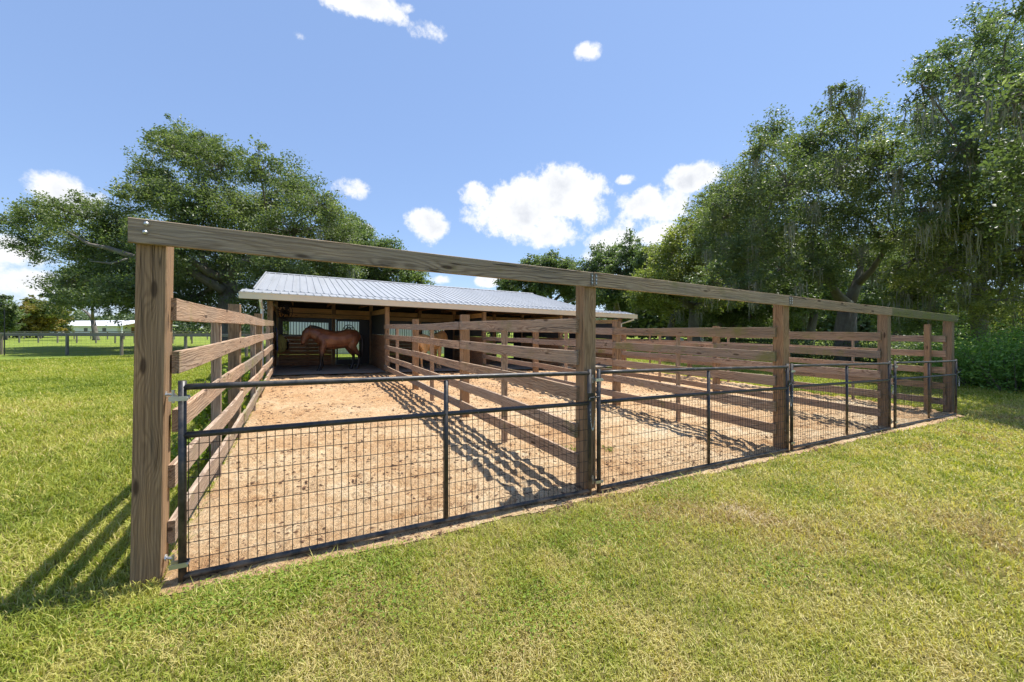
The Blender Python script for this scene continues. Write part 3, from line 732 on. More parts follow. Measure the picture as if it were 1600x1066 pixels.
# ------------------------------------------------------------------ gates
GY = 3.09
G = [(-.627, 1.05, 2.52), (2.637, 4.327, 6.03), (6.14, 7.75, 9.33), (9.56, 11.15, 12.69)]
GL = ['black pipe gate with wire mesh closing the nearest, first pen', 'black pipe and mesh gate closing the second pen', 'black pipe and mesh gate closing the third pen, left of the fourth post', 'black pipe and mesh gate closing the last pen at the far right']
for gi, (xa, xm, xb) in enumerate(G):
    g = empty('pipe_gate', ((xa+xb)/2, GY, 0), GL[gi], 'gate', 'black mesh gates of the horse pens')
    r = .0195
    MB().tube([(xa, GY, .0), (xa, GY, 1.238)], r*1.08, 14).build('upright', M['pipe'], g, smooth=True)
    MB().tube([(xb, GY, .0), (xb, GY, 1.238)], r*1.08, 14).build('upright', M['pipe'], g, smooth=True)
    MB().tube([(xm, GY-.001, .07), (xm, GY-.001, 1.18)], r*.98, 14).build('upright', M['pipe'], g, smooth=True)
    for z, nm in ((1.20, 'rail'), (.905, 'rail'), (.045, 'rail')):
        pts = [(xa+(xb-xa)*t, GY, z+.006*math.sin(3.1*t+gi)) for t in np.linspace(0, 1, 12)]
        MB().tube(pts, r, 14).build('rail', M['pipe'], g, smooth=True)
    ms = MB(); x = xa+.03
    while x < xb-.01:
        ms.tube([(x, GY+.004, .055), (x+random.gauss(0, .0025), GY+.004+random.gauss(0, .003), .48), (x, GY+.004, .90)], .0025, 4, cap=False); x += .0508
    for z in np.arange(.135, .89, .1016):
        ms.tube([(xa+(xb-xa)*t, GY+.007, z+.004*math.sin(9*t+z*7)) for t in np.linspace(0, 1, 14)], .0025, 4, cap=False)
    ms.build('mesh_panel', M['wire'], g)
    sl = MB()
    for xx in (xa+.42*(xb-xa), xa+.62*(xb-xa)):
        for z in (1.201, .906): sl.tube([(xx, GY, z), (xx+.006, GY, z)], r+.001, 12)
    sl.build('weld_band', M['bracket'], g)
    pxr = PX[gi]+PW
    for z in (1.135, .125):
        h = MB()
        h.tube([(pxr-.004, GY+.09, z+.012), (xa-.045, GY+.055, z+.012)], .0085, 8)
        h.disc((pxr-.002, GY+.09, z+.012), (1, 0, 0), .02, .008, 8)
        h.tube([(xa-.05, GY+.03, z-.035), (xa-.05, GY+.03, z+.045)], .008, 8)
        h.box(xa-.06, xa+.032, GY-.0275, GY-.0225, z-.016, z+.012)
        h.box(xa-.06, xa+.032, GY+.0225, GY+.0275, z-.016, z+.012)
        h.disc((xa+.027, GY, z-.002), (0, 1, 0), .008, .068, 8)
        h.build('hinge', M['galv'], g)
    la = MB()
    la.box(xb-.045, xb+.028, GY-.034, GY-.022, .93, 1.01); la.tube([(xb-.03, GY-.045, .965), (xb+.09, GY-.045, .968)], .008, 8)
    la.tube([(xb+.03, GY-.045, .968), (xb+.035, GY-.07, .995), (xb+.03, GY-.06, 1.03)], .005, 6)
    lo = la.build('latch', M['blackiron'], g)
    ch = MB(); npt = 22
    for k in range(npt):
        t = k/(npt-1); xx = xb-.035+.075*t; zz = .955-.30*math.sin(math.pi*t)**.55
        t2 = min(1, t+.03); dx = .0745*.03*8; 
        a = Vector((xx, GY-.05+.004*(k % 2), zz))
        ch.tube([a+Vector((0, 0, .011)), a+Vector((.004*(1 if k % 2 else -1), 0, 0)), a-Vector((0, 0, .011))], .0028, 5)
    ch.build('chain', M['galv'], lo)

# ------------------------------------------------------------------ stable
barn = empty('stable_barn', (6.5, 17, 0), 'long open fronted timber horse stable with a ribbed grey metal roof', 'stable')
def ribbed(name, x0, x1, ya, za, yb, zb, th, step=.23, parent=barn):
    vs = []; fs = []
    xs = []; x = x0
    while x < x1-.001:
        xs += [(x, 0), (x+.075, 0), (x+.09, .022), (x+.115, .022), (x+.13, 0)]; x += step
    xs = [q for q in xs if q[0] <= x1]+[(x1, 0)]
    n = len(xs)
    for (xx, h) in xs:
        vs += [(xx, ya, za+h), (xx, yb, zb+h), (xx, ya, za-th), (xx, yb, zb-th)]
    for i in range(n-1):
        a = 4*i; b = a+4
        fs += [(a, b, b+1, a+1), (a+2, a+3, b+3, b+2), (a, a+2, b+2, b), (a+1, b+1, b+3, a+3)]
    fs += [(0, 1, 3, 2), (4*(n-1), 4*(n-1)+2, 4*(n-1)+3, 4*(n-1)+1)]
    return MB().add(vs, fs).build(name, M['roof'], parent)
rf = ribbed('roof', -1.2, 11.95, 14.52, 2.725, 19.8, 3.87, .03)
MB().add([(-1.22, 19.65, 3.865), (11.97, 19.65, 3.865), (11.97, 19.8, 3.91), (-1.22, 19.8, 3.91), (-1.22, 19.95, 3.865), (11.97, 19.95, 3.865)],
         [(0, 1, 2, 3), (3, 2, 5, 4)]).build('ridge_cap', M['roof'], rf)
MB().add([(-1.24, 14.5, 2.70), (-1.2, 14.5, 2.70), (-1.24, 19.8, 3.86), (-1.2, 19.8, 3.86), (-1.24, 14.5, 2.77), (-1.2, 14.5, 2.77), (-1.24, 19.8, 3.93), (-1.2, 19.8, 3.93)],
         [(0, 1, 3, 2), (4, 6, 7, 5), (0, 2, 6, 4), (1, 5, 7, 3), (0, 4, 5, 1), (2, 3, 7, 6)]).build('rake_trim', M['roof'], rf)
ribbed('rear_roof', -1.2, 11.95, 19.8, 3.87, 24.5, 2.85, .03)
ribbed('lower_roof', -1.52, 14.15, 13.95, 2.60, 14.56, 2.72, .02)
# gable ends
for x in (-.86, 11.8):
    MB().add([(x, 14.6, 2.45), (x, 24.3, 2.45), (x, 24.3, 2.80), (x, 19.8, 3.80), (x, 14.6, 2.68), (x+.03, 14.6, 2.45), (x+.03, 24.3, 2.45), (x+.03, 24.3, 2.80), (x+.03, 19.8, 3.80), (x+.03, 14.6, 2.68)],
             [(0, 1, 2, 3, 4), (9, 8, 7, 6, 5), (0, 4, 9, 5), (4, 3, 8, 9), (3, 2, 7, 8), (0, 5, 6, 1)]).build('gable_panel', M['graywood'], barn)
gt = MB(); gt.box(-1.53, 14.16, 13.82, 13.93, 2.39, 2.575); gt.box(-1.53, 14.16, 13.81, 13.82, 2.55, 2.58); gt.build('gutter', M['cream'], barn)
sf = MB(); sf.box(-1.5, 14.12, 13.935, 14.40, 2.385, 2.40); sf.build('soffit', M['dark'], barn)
for x, w in ((-1.0, 0), (13.98, 1)):
    d = MB(); y = 13.88
    d.tube([(x, y, 2.40), (x, y, 2.34), (x+(.0 if not w else -.35), 14.35, 2.13), (x+(.0 if not w else -.35), 14.38, .12), (x, 14.2, .05)], (.042), 4)
    d.build('downspout', M['white'], barn)
for i, x in enumerate(BX):
    MB().bar((x, 14.5, -.1), (x, 14.5, 2.40), .145, .145, bev=.006).build('post', M['post'], barn)
for x in [BX[0], BX[0]+2.05, BX[1]-.02, BX[1]+2.1, BX[2]-.02, BX[2]+2.1, BX[3], BX[3]+2.1, BX[4]]:
    MB().bar((x, 17.95, -.1), (x, 17.95, 3.0), .14, .14).build('post', M['post'], barn)
MB().bar((BX[0]-.1, 14.42, 2.46), (BX[4]+.1, 14.42, 2.46), .04, .12).build('header_beam', M['barnwood'], barn)
# ceiling membrane and trusses
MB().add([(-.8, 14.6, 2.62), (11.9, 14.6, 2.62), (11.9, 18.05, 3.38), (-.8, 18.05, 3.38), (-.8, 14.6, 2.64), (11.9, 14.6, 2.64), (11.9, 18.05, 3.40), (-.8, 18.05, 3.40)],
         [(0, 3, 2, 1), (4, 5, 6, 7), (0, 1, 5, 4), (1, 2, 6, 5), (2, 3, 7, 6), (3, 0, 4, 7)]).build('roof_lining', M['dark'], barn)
for x in np.arange(-.2, 13.6, 1.22):
    t = MB(); t.bar((x, 14.6, 2.48), (x, 18.0, 2.48), .038, .09)
    if x < 11.8:
        t.bar((x, 14.6, 2.58), (x, 18.0, 3.32), .038, .09)
        for (ya, yb) in ((14.9, 15.5), (15.5, 16.1), (16.1, 16.8), (16.8, 17.6)):
            t.bar((x+.001, ya, 2.5), (x+.001, yb, 2.55+(yb-14.6)*.21), .036, .07)
    t.build('truss', M['barnwood'], barn)
for i in range(4):                                    # back of every stall
    x0, x1 = BX[i]+.08, BX[i+1]-.09; xm = BX[i]+2.05
    b = MB(); b.box(x0-.16, x1+.16, 18.03, 18.06, 1.94, 3.42 if i < 3 else 2.7); b.build('blackout_panel', M['dark'], barn)  # dark panel added over the header to shut out leaking sky light
    b = MB()
    for k in range(8): b.bar((x0, 17.9, .08+.145*k+.07), (xm-.08, 17.9, .08+.145*k+.07), .036, .14)
    b.build('plank_wall', M['barnwood'], barn)
    h = MB(); h.bar((x0, 17.86, 2.26), (xm-.08, 17.86, 2.26), .038, .19); h.bar((xm+.08, 17.86, 2.25), (x1, 17.86, 2.25), .038, .19); h.bar((x0, 17.858, 2.06), (x1, 17.858, 2.06), .038, .16)
    h.build('back_header', M['pine'], barn)
    gr = MB(); gr.box(x0, xm-.08, 17.88, 17.92, 1.80, 1.97); gr.box(x0, xm-.08, 17.88, 17.92, 1.25, 1.30)
    gr.box(x0, x0+.16, 17.88, 17.92, 1.30, 1.80); gr.box(xm-.2, xm-.08, 17.88, 17.92, 1.30, 1.80)
    x = x0+.22
    while x < xm-.22: gr.tube([(x, 17.9, 1.29), (x, 17.9, 1.81)], .0125, 6); x += .1
    gr.build('stall_grille', M['blackiron'], barn)
    d = MB(); d.box(xm+.1, xm+.16, 17.88, 17.93, .1, 1.97); d.box(x1-.42, x1-.36, 17.88, 17.93, .1, 1.97); d.box(x1-.36, x1, 17.89, 17.92, .1, 1.95)
    d.box(xm+.16, x1-.42, 17.88, 17.93, 1.88, 1.97); d.box(xm+.16, x1-.42, 17.88, 17.93, 1.05, 1.16); d.box(xm+.16, x1-.42, 17.88, 17.93, .1, .30)
    dd = d.build('stall_door', M['blackiron'], barn)
    d = MB(); x = xm+.22
    while x < x1-.44: d.tube([(x, 17.9, 1.15), (x, 17.9, 1.89)], .0125, 6); x += .1
    d.build('bars', M['blackiron'], dd)
    d = MB(); xc = (xm+x1-.26)/2
    for k in range(14):
        xx = xm+.16+k*.055
        if xx < x1-.45: d.tube([(xx, 17.9, .3), (xx, 17.9, 1.05)], .004, 4)
    for z in np.arange(.34, 1.05, .055): d.tube([(xm+.16, 17.905, z), (x1-.42, 17.905, z)], .004, 4)
    d.build('lower_mesh', M['blackiron'], dd)
    d = MB(); c = Vector((xc, 17.86, 1.52))
    d.tube([c+Vector((math.cos(a)*.22, 0, math.sin(a)*.22)) for a in np.linspace(0, 2*math.pi, 25)], .015, 6)
    for a in (.5, 1.6, 2.7, 3.7, 5.2): d.tube([c+Vector((math.cos(a)*.21, 0, math.sin(a)*.21)), c+Vector((math.cos(a+1.1)*.1, 0, math.sin(a+1.1)*.1)), c+Vector((math.cos(a+2.4)*.15, 0, math.sin(a+2.4)*.15))], [.012, .03, .012], 6)
    d.build('round_ornament', M['blackiron'], dd)
for i, x in enumerate(BX):                              # partitions
    b = MB(); xo = x+(0 if 0 < i < 4 else (0))
    for k in range(9): b.bar((xo, 14.58, .08+.145*k+.07), (xo, 17.85, .08+.145*k+.07), .04, .14)
    b.build('partition', M['barnwood'], barn)
    b = MB(); b.box(xo-.014, xo+.014, 14.65, 17.85, 1.39, 2.15); b.build('partition_panel', M['wallpanel'], barn)
    b = MB(); b.bar((xo, 14.58, 2.25), (xo, 17.85, 2.25), .038, .18); b.build('side_header', M['pine'], barn)
# small gear in and around the stalls
fan = empty('barn_fan', (-.42, 16.2, 1.95), 'dark round fan hung high in the corner of the first stall', 'fan')
b = MB(); c = Vector((-.42, 16.2, 2.12)); ax = Vector((.75, -.66, -.1)).normalized(); s = ax.cross(Vector((0, 0, 1))).normalized(); t = s.cross(ax)
for k in (-.06, .06): b.tube([c+ax*k+(s*math.cos(a)+t*math.sin(a))*.26 for a in np.linspace(0, 2*math.pi, 21)], .012, 6)
for a in np.linspace(0, 2*math.pi, 17)[:-1]: b.tube([c+ax*.09, c+ax*.06+(s*math.cos(a)+t*math.sin(a))*.26], .005, 4)
b.build('cage', M['blackiron'], fan)
b = MB(); b.disc(c, ax, .08, .16)
for k in range(4):
    a = k*math.pi/2; p = s*math.cos(a)+t*math.sin(a); q = s*math.cos(a+.7)+t*math.sin(a+.7)
    b.add([c+p*.06-ax*.02, c+p*.22-ax*.03, c+q*.22+ax*.03, c+q*.07+ax*.02, c+p*.06-ax*.03, c+p*.22-ax*.04, c+q*.22+ax*.02, c+q*.07+ax*.01], [(0, 1, 2, 3), (7, 6, 5, 4), (0, 4, 5, 1), (1, 5, 6, 2), (2, 6, 7, 3), (3, 7, 4, 0)])
b.build('blade', M['rubber'], fan)
MB().tube([c-ax*.1, Vector((-.70, 16.3, 2.2))], .014, 6).build('bracket', M['blackiron'], fan)
bk = empty('feed_bucket', (-.2, 17.5, .8), 'black bucket hanging in the far left corner of the first stall', 'bucket')
b = MB(); b.tube([(-.5, 17.72, .72), (-.5, 17.72, 1.02)], [.13, .17], 16); b.build('pail', M['rubber'], bk, smooth=True)
b = MB(); b.tube([(-.67, 17.72, 1.0), (-.6, 17.74, 1.16), (-.5, 17.77, 1.22), (-.4, 17.74, 1.16), (-.33, 17.72, 1.0)], .006, 5); b.build('handle', M['galv'], bk)
hn = empty('hay_net', (-.52, 16.6, .9), 'net stuffed with greenish hay on the left wall of the first stall', 'hay net')
b = MB(); b.tube([(-.58, 16.6, 1.32), (-.58, 16.6, 1.22), (-.56, 16.6, 1.05), (-.56, 16.6, .85), (-.58, 16.6, .72), (-.6, 16.6, .66)], [.03, .11, .17, .18, .11, .02], 12); b.build('hay', M['hay'], hn, smooth=True)
b = MB()
for a in np.linspace(0, 2*math.pi, 9)[:-1]: b.tube([(-.58+.03*math.cos(a), 16.6+.03*math.sin(a), 1.32), (-.56+.185*math.cos(a), 16.6+.185*math.sin(a), 1.0), (-.57+.17*math.cos(a+.3), 16.6+.17*math.sin(a+.3), .8), (-.6, 16.6, .66)], .006, 4)
b.tube([(-.6, 16.6, 1.32), (-.7, 16.6, 1.6)], .007, 5); b.build('netting', M['blackiron'], hn)
hl = empty('halter', (-.66, 15.3, 1.3), 'blue halter and rope hanging on the left wall of the first stall', 'halter')
b = MB()
b.tube([(-.66, 15.35, 1.55), (-.64, 15.25, 1.4), (-.64, 15.28, 1.2), (-.64, 15.40, 1.15), (-.64, 15.45, 1.3), (-.66, 15.37, 1.55)], .012, 6); b.build('strap', M['blue'], hl)
b = MB(); b.tube([(-.65, 15.3, 1.2), (-.63, 15.32, .95), (-.63, 15.36, .8), (-.64, 15.4, 1.0)], .012, 6); b.build('rope', M['blue'], hl)

# white shed added to supply the brightness behind the stall bars
wb = empty('white_backing', (4, 27.5, 0), 'added white metal shed, a bright backing seen through the stall bars', 'shed')
b = MB(); x = -.5
while x < 9: b.box(x, x+.27, 27, 27.05, 0, 2.5); b.box(x+.27, x+.30, 26.985, 27.04, 0, 2.5); x += .30
b.build('wall', M['white'], wb)
MB().add([(-.6, 26.9, 2.5), (9.1, 26.9, 2.5), (9.1, 29.5, 3.0), (-.6, 29.5, 3.0), (-.6, 26.9, 2.47), (9.1, 26.9, 2.47), (9.1, 29.5, 2.97), (-.6, 29.5, 2.97)],
         [(0, 1, 2, 3), (7, 6, 5, 4), (0, 4, 5, 1), (1, 5, 6, 2), (2, 6, 7, 3), (3, 7, 4, 0)]).build('roof', M['roof'], wb)

# ------------------------------------------------------------------ horses
def horse(label, loc, heading, coat, hair, scale=1.0, socks=False):
    root = empty('horse', loc, label, 'horse', 'horses in the stable', rz=heading, rigid=True); root.scale = (scale,)*3
    b = MB(); n = 14
    def T(secs, y=0.0): b.tube([(s[0], y+(s[4] if len(s) > 4 else 0), s[1]) for s in secs], [(s[2], s[3]) for s in secs], n)
    # tube frames: first axis is sideways for paths in the x-z plane
    T([(-.84, 1.16, .05, .08), (-.79, 1.17, .15, .18), (-.66, 1.2, .24, .27), (-.45, 1.19, .295, .32), (-.2, 1.11, .30, .335), (.1, 1.09, .30, .335), (.32, 1.12, .27, .34), (.52, 1.17, .215, .31), (.66, 1.15, .16, .24), (.75, 1.12, .06, .10)])
    T([(.42, 1.20, .16, .30), (.60, 1.27, .14, .265), (.77, 1.35, .115, .215), (.90, 1.42, .095, .165), (.97, 1.45, .05, .07)])
    T([(.88, 1.51, .05, .06), (.94, 1.47, .095, .13), (1.01, 1.35, .105, .16), (1.08, 1.20, .08, .12), (1.12, 1.08, .07, .09), (1.14, 1.00, .065, .075), (1.145, .955, .03, .03)])
    for s in (-1, 1):
        b.tube([(.91, s*.05, 1.54), (.905, s*.06, 1.62), (.915, s*.065, 1.69)], [(.035, .02), (.03, .018), (.004, .004)], 8)
        f = .10 if s > 0 else -.04
        b.tube([(.50, s*.12, 1.18), (.48, s*.15, 1.0), (.50+f*.3, s*.15, .80), (.51+f*.6, s*.145, .52), (.51+f*.7, s*.14, .44), (.50+f*.9, s*.14, .28), (.51+f, s*.14, .17), (.55+f, s*.14, .09), (.57+f, s*.14, .05), (.59+f, s*.14, -.01)],
               [(.09, .15), (.085, .125), (.08, .10), (.062, .068), (.052, .052), (.044, .046), (.052, .055), (.045, .045), (.06, .06), (.07, .072)], 10)
        f = .05 if s < 0 else -.06
        b.tube([(-.55, s*.12, 1.22), (-.52, s*.16, 1.0), (-.48+f*.3, s*.16, .82), (-.60+f*.7, s*.155, .64), (-.69+f, s*.15, .53), (-.70+f, s*.15, .45), (-.68+f, s*.15, .30), (-.67+f, s*.15, .18), (-.63+f, s*.15, .10), (-.62+f, s*.15, .05), (-.60+f, s*.15, -.01)],
               [(.15, .24), (.135, .21), (.11, .155), (.075, .105), (.06, .075), (.05, .055), (.045, .048), (.053, .056), (.046, .046), (.06, .06), (.07, .072)], 10)
    o = b.build('body', coat, root, smooth=True, off=(0, 0, 0))
    rm = o.modifiers.new('skin', 'REMESH'); rm.mode = 'VOXEL'; rm.voxel_size = .017; rm.use_smooth_shade = True
    sm = o.modifiers.new('soft', 'SMOOTH'); sm.iterations = 6; sm.factor = .6
    b = MB()
    b.tube([(-.82, 0, 1.33), (-.90, 0, 1.24), (-.93, 0, 1.0), (-.92, .02, .75), (-.90, .02, .55), (-.88, .01, .42)], [(.03, .035), (.05, .055), (.065, .07), (.075, .075), (.05, .05), (.01, .01)], 10)
    b.build('tail', hair, root, smooth=True, off=(0, 0, 0))
    b = MB()
    b.tube([(.40, .01, 1.44), (.60, .03, 1.50), (.76, .035, 1.54), (.89, .02, 1.58), (.96, 0, 1.56), (1.02, 0, 1.46)], [(.02, .03), (.03, .07), (.03, .08), (.03, .06), (.03, .03), (.012, .02)], 8)
    b.build('mane', hair, root, smooth=True, off=(0, 0, 0))
    for s in (-1, 1):
        MB().tube([(1.02, s*.092, 1.39), (1.03, s*.102, 1.39), (1.04, s*.092, 1.38)], [.006, .018, .006], 8).build('eye', M['rubber'], root, smooth=True, off=(0, 0, 0))
    return root
h1 = horse('bay horse with black legs and tail standing side on in the first stall', (1.22, 15.75, .08), math.pi+.22, M['bay'], M['mane'], .99)
h2 = horse('golden chestnut horse standing behind the fence in the second stall', (4.50, 15.25, .08), R(32), M['dun'], M['mane2'], .92)

# ------------------------------------------------------------------ far left: fences, house
def rail_fence(label, group, pts, h, pr, rail_h, mat, wires=True, npost=None):
    mid = pts[len(pts)//2]
    f = empty('rail_fence', (mid.x, mid.y, 0), label, 'fence', group)
    for p in pts:
        MB().tube([(p.x, p.y, -.1), (p.x, p.y, h-.02)], pr, 8).build('post', mat, f)
    for a, b in zip(pts[:-1], pts[1:]):
        MB().bar((a.x, a.y-.0, h-rail_h/2), (b.x, b.y, h-rail_h/2), .04, rail_h).build('rail', mat, f)
    if wires:
        m = MB(); a, b = pts[0], pts[-1]
        for z in np.arange(.1, h-.1, .11): m.tube([(p.x, p.y-.07, z) for p in pts], .0035, 3, cap=False)
        for p, q in zip(pts[:-1], pts[1:]):
            k = int((q-p).length/.3)
            for j in range(k):
                c = p.lerp(q, j/k); m.tube([(c.x, c.y-.072, .03), (c.x, c.y-.072, h-.08)], .003, 3, cap=False)
        m.build('wire_mesh', M['bracket'], f)
us = [-190, -95, 2, 105, 190, 290, 385, 480]; ds = [23.6, 23.2, 22.8, 22.3, 21.8, 21.2, 20.6, 20.0]
rail_fence('grey pasture fence with one top rail and wire, crossing behind the lawn at left', 'pasture fences', [gat(u, d) for u, d in zip(us, ds)], 1.2, .075, .14, M['graywood'])
pp = [gat(u, 41-.01*u) for u in range(-60, 460, 30)]
rail_fence('second pasture fence, beyond the grass strip at left', 'pasture fences', pp, 1.02, .07, .1, M['graywood'], False)
pp = [gat(u, 54-.01*u) for u in range(-40, 480, 26)]
rail_fence('farthest pasture fence, in front of the white house', 'pasture fences', pp, 1.05, .07, .1, M['graywood'], False)
g0 = gat(7, 22.0); po = empty('metal_pole', (g0.x, g0.y, 0), 'thin dark pole beside the pasture fence at the left edge', 'pole')
MB().tube([(g0.x, g0.y, -.1), (g0.x, g0.y, 2.6)], .025, 8).build('shaft', M['blackiron'], po); MB().disc((g0.x, g0.y, 2.61), (0, 0, 1), .03, .02).build('cap', M['bracket'], po)

def house():
    D = 80; ctr = gat(150, D); a = gat(78, D+6); b = gat(196, D-3)
    ax = (b-a).normalized(); ay = Vector((-ax.y, ax.x, 0)); L = (b-a).length
    h = empty('farm_house', (ctr.x, ctr.y, 0), 'long low white house with a white metal roof beyond the pasture', 'house')
    def P(s, t, z): q = a+ax*s+ay*t; return (q.x, q.y, z)
    def pb(mb, s0, s1, t0, t1, z0, z1):
        vs = [P(s, t, z) for z in (z0, z1) for t in (t0, t1) for s in (s0, s1)]
        mb.add(vs, [(0, 2, 3, 1), (4, 5, 7, 6), (0, 1, 5, 4), (1, 3, 7, 5), (3, 2, 6, 7), (2, 0, 4, 6)])
    H = 1.95
    m = MB(); pb(m, 0, L-2.6, 0, 8, 0, H); m.build('wall', M['white'], h)
    m = MB(); zt = 3.05
    for (t0, t1, za, zb) in ((-.9, 3.6, H-.02, zt), (3.6, 8.9, zt, H-.02)):
        m.add([P(-.5, t0, za), P(L+.3, t0, za), P(L+.3, t1, zb), P(-.5, t1, zb), P(-.5, t0, za-.12), P(L+.3, t0, za-.12), P(L+.3, t1, zb-.12), P(-.5, t1, zb-.12)],
              [(0, 1, 2, 3), (7, 6, 5, 4), (0, 4, 5, 1), (1, 5, 6, 2), (2, 6, 7, 3), (3, 7, 4, 0)])
    m.build('roof', M['white'], h)
    m = MB(); m.add([P(L+.1, -.6, H-.05), P(L+.1, 8, H-.05), P(L+.1, 3.6, zt-.15), P(L+.05, -.6, H-.05), P(L+.05, 8, H-.05), P(L+.05, 3.6, zt-.15)], [(0, 1, 2), (5, 4, 3), (0, 3, 4, 1), (1, 4, 5, 2), (2, 5, 3, 0)])
    m.build('gable', M['pine'], h)
    for t in (-.6, 3.5, 7.8):
        m = MB(); pb(m, L-.2, L+.02, t, t+.2, 0, H-.1); m.build('porch_post', M['white'], h)
    m = MB(); pb(m, L-2.6, L-2.55, 2.2, 3.2, 0, 1.6); m.build('door', M['barnwood'], h)
    for s in (L*.48, L*.72):
        w = MB(); pb(w, s, s+1.2, -.05, -.01, .75, 1.45); w.build('window', M['blackiron'], h)
house()
for i, (u, v, lab) in enumerate([(1063, 531, 'left one of two white barrels far off between the fence boards'), (1097, 530, 'right one of two white barrels far off between the fence boards')]):
    g = gat(u, 42); o = MB()
    o.tube([(g.x, g.y, 0), (g.x, g.y, .05), (g.x, g.y, .45), (g.x, g.y, .9), (g.x, g.y, .95)], [.28, .31, .34, .31, .27], 14)
    q = o.build('barrel', M['white'], None, smooth=True, off=(g.x, g.y, 0)); tag(q, lab, 'barrel', 'white barrels behind the pens')

# ------------------------------------------------------------------ let everything follow the fall of the ground
for o in list(sc.objects):
    if o.parent is None and o.type == 'EMPTY' and not o.get('rigid'):
        dr = float(drop(o.location.x)); stack = [(c, Vector(o.location)) for c in o.children]
        while stack:
            c, base = stack.pop(); base = base+c.location
            me = c.data; n = len(me.vertices); co = np.empty(n*3, dtype=np.float32); me.vertices.foreach_get('co', co); co = co.reshape(-1, 3)
            co[:, 2] -= drop(co[:, 0]+base.x)-dr
            me.vertices.foreach_set('co', co.ravel()); me.update()
            stack += [(k, base) for k in c.children]
        o.location.z -= dr
    elif o.parent is None and o.type == 'MESH' and not o.get('rigid'):
        me = o.data; n = len(me.vertices); co = np.empty(n*3, dtype=np.float32); me.vertices.foreach_get('co', co); co = co.reshape(-1, 3)
        co[:, 2] -= drop(co[:, 0]+o.location.x)
        me.vertices.foreach_set('co', co.ravel()); me.update()
for o in sc.objects:
    if 'rigid' in o: del o['rigid']

# ------------------------------------------------------------------ camera
cam = bpy.data.cameras.new('camera'); co = bpy.data.objects.new('camera', cam); C.objects.link(co)
cam.sensor_width = 36; cam.lens = F/1600*36; cam.clip_start = .05; cam.clip_end = 4000
cam.shift_y = (HOR-533)/1600
co.location = (0, 0, EYE); co.rotation_euler = (R(90), 0, -math.atan2(SY, CY)); sc.camera = co

# ------------------------------------------------------------------ light
toward = Vector((.42, .015, 1)).normalized()
sun = bpy.data.lights.new('sun', 'SUN'); sun.energy = 3.7; sun.angle = R(.5); sun.color = (1, .955, .88)
so = bpy.data.objects.new('sun', sun); C.objects.link(so); so.rotation_euler = toward.to_track_quat('Z', 'Y').to_euler()
w = bpy.data.worlds.new('World'); sc.world = w; w.use_nodes = True
nt = w.node_tree; nt.nodes.clear(); N = NT(nt)
out = N.n('ShaderNodeOutputWorld'); bg = N.n('ShaderNodeBackground'); N.l(bg.outputs[0], out.inputs[0])
sky = N.n('ShaderNodeTexSky', sky_type='NISHITA'); sky.sun_disc = False
sky.sun_elevation = math.asin(toward.z); sky.sun_rotation = math.atan2(toward.x, toward.y)
sky.air_density = 1.0; sky.dust_density = .25; sky.ozone_density = 2.2; sky.altitude = 50
dirv = N.n('ShaderNodeTexCoord').outputs['Generated']
CL = [(672, 352, 36, 32, 1), (805, 328, 84, 48, 1), (745, 305, 34, 22, .9), (870, 305, 75, 48, 1.1), (850, 355, 60, 34, .9), (925, 330, 34, 32, .8), (550, 293, 32, 18, .85), (565, 5, 66, 30, 1), (630, 12, 30, 10, .5), (921, 80, 26, 18, .8), (668, 50, 30, 26, .5),
      (1020, 322, 66, 32, 1), (1082, 276, 44, 28, 1.05), (962, 388, 46, 34, 1), (1030, 368, 48, 24, .95), (980, 280, 19, 9, .8), (1000, 345, 50, 26, .7), (105, 305, 66, 34, .95), (50, 285, 34, 18, .6), (10, 395, 90, 34, .85), (30, 445, 100, 34, .9), (-30, 420, 80, 60, .9),
      (690, 438, 22, 9, .75), (770, 438, 30, 12, .95), (565, 358, 26, 12, .85), (1300, 275, 60, 22, .9), (1230, 300, 50, 24, .8), (925, 405, 26, 18, .8), (470, 60, 14, 10, .5), (945, 300, 14, 8, .6)]
acc = None
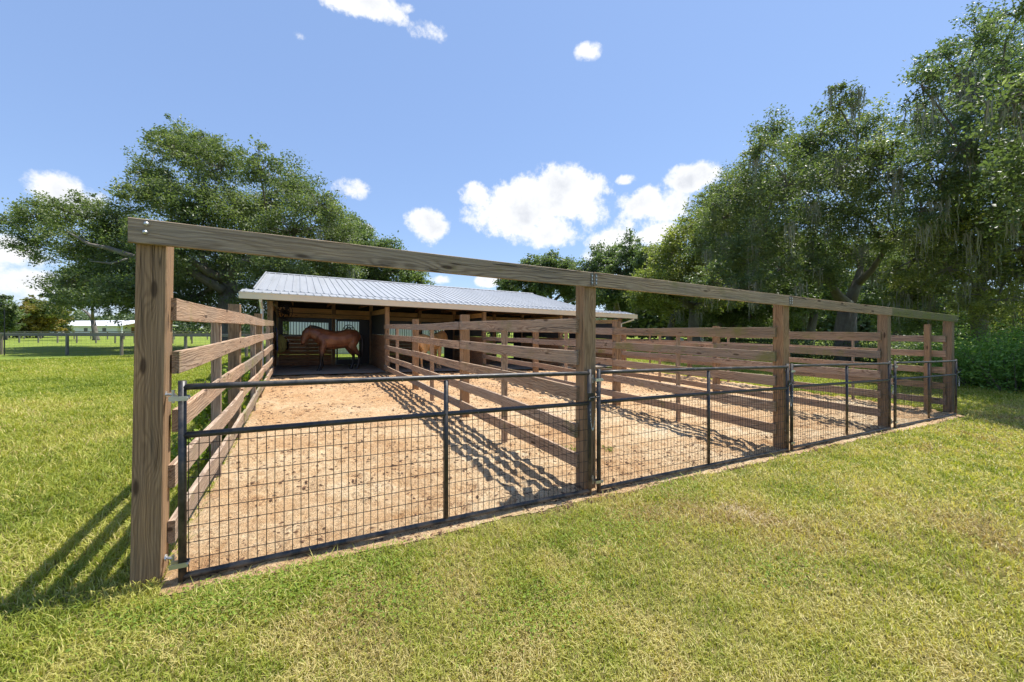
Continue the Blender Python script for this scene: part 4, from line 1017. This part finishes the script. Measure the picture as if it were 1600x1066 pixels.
for (u, v, ru, rv, st) in CL:
    c = ray(u, v).normalized(); t1 = (ray(u+ru, v).normalized()-ray(u-ru, v).normalized())/2; a = t1.length; t1 = t1/a
    t2 = (ray(u, v-rv).normalized()-ray(u, v+rv).normalized())/2; b_ = t2.length; t2 = t2/b_
    d = N.n('ShaderNodeVectorMath', operation='SUBTRACT'); N.l(dirv, d.inputs[0]); d.inputs[1].default_value = c
    x1 = N.n('ShaderNodeVectorMath', operation='DOT_PRODUCT'); N.l(d.outputs[0], x1.inputs[0]); x1.inputs[1].default_value = t1/a
    x2 = N.n('ShaderNodeVectorMath', operation='DOT_PRODUCT'); N.l(d.outputs[0], x2.inputs[0]); x2.inputs[1].default_value = t2/b_
    dt = N.n('ShaderNodeVectorMath', operation='DOT_PRODUCT'); N.l(dirv, dt.inputs[0]); dt.inputs[1].default_value = c
    r2 = N.math('ADD', N.math('MULTIPLY', x1.outputs['Value'], x1.outputs['Value']), N.math('MULTIPLY', x2.outputs['Value'], x2.outputs['Value']))
    m = N.math('MULTIPLY', N.math('SUBTRACT', 1.0, N.math('MULTIPLY', r2, .62)), st)
    m = N.math('MULTIPLY', m, N.math('GREATER_THAN', dt.outputs['Value'], 0.0))
    acc = m if acc is None else N.math('SMOOTH_MAX', acc, m, .12)
n1 = N.noise(dirv, 17, 10, .66); n2 = N.noise(N.mapv(dirv, (1, 1, 1), (-.012, 0, -.03)), 9, 6, .55)
dens = N.math('ADD', N.math('MULTIPLY', N.math('MAXIMUM', acc, -.6), 1.05), N.math('MULTIPLY', N.math('SUBTRACT', n1, .5), 2.0))
fac = N.rng(dens, .36, .84, 0, 1, 'SMOOTHSTEP')
shade = N.math('MULTIPLY', N.rng(dens, .6, 1.3), N.rng(n2, .36, .62))
ccol = N.mix(shade, col(4.9, 4.95, 5.0), col(3.5, 3.65, 3.95))
skyc = N.mix(.62, sky.outputs[0], col(1.34, 2.05, 3.75))
sepd = N.n('ShaderNodeSeparateXYZ'); N.l(dirv, sepd.inputs[0])
N.l(N.mix(fac, skyc, ccol), bg.inputs[0]); bg.inputs[1].default_value = .105

sc.render.engine = 'CYCLES'
cy = sc.cycles; cy.max_bounces = 6; cy.diffuse_bounces = 4; cy.glossy_bounces = 2; cy.transmission_bounces = 4; cy.transparent_max_bounces = 4
cy.caustics_reflective = False; cy.caustics_refractive = False; cy.use_denoising = True
cy.use_adaptive_sampling = True; cy.adaptive_threshold = .02
vs = sc.view_settings; vs.view_transform = 'Standard'; vs.look = 'None'; vs.exposure = 1.1; vs.gamma = 1; vs.use_curve_mapping = False
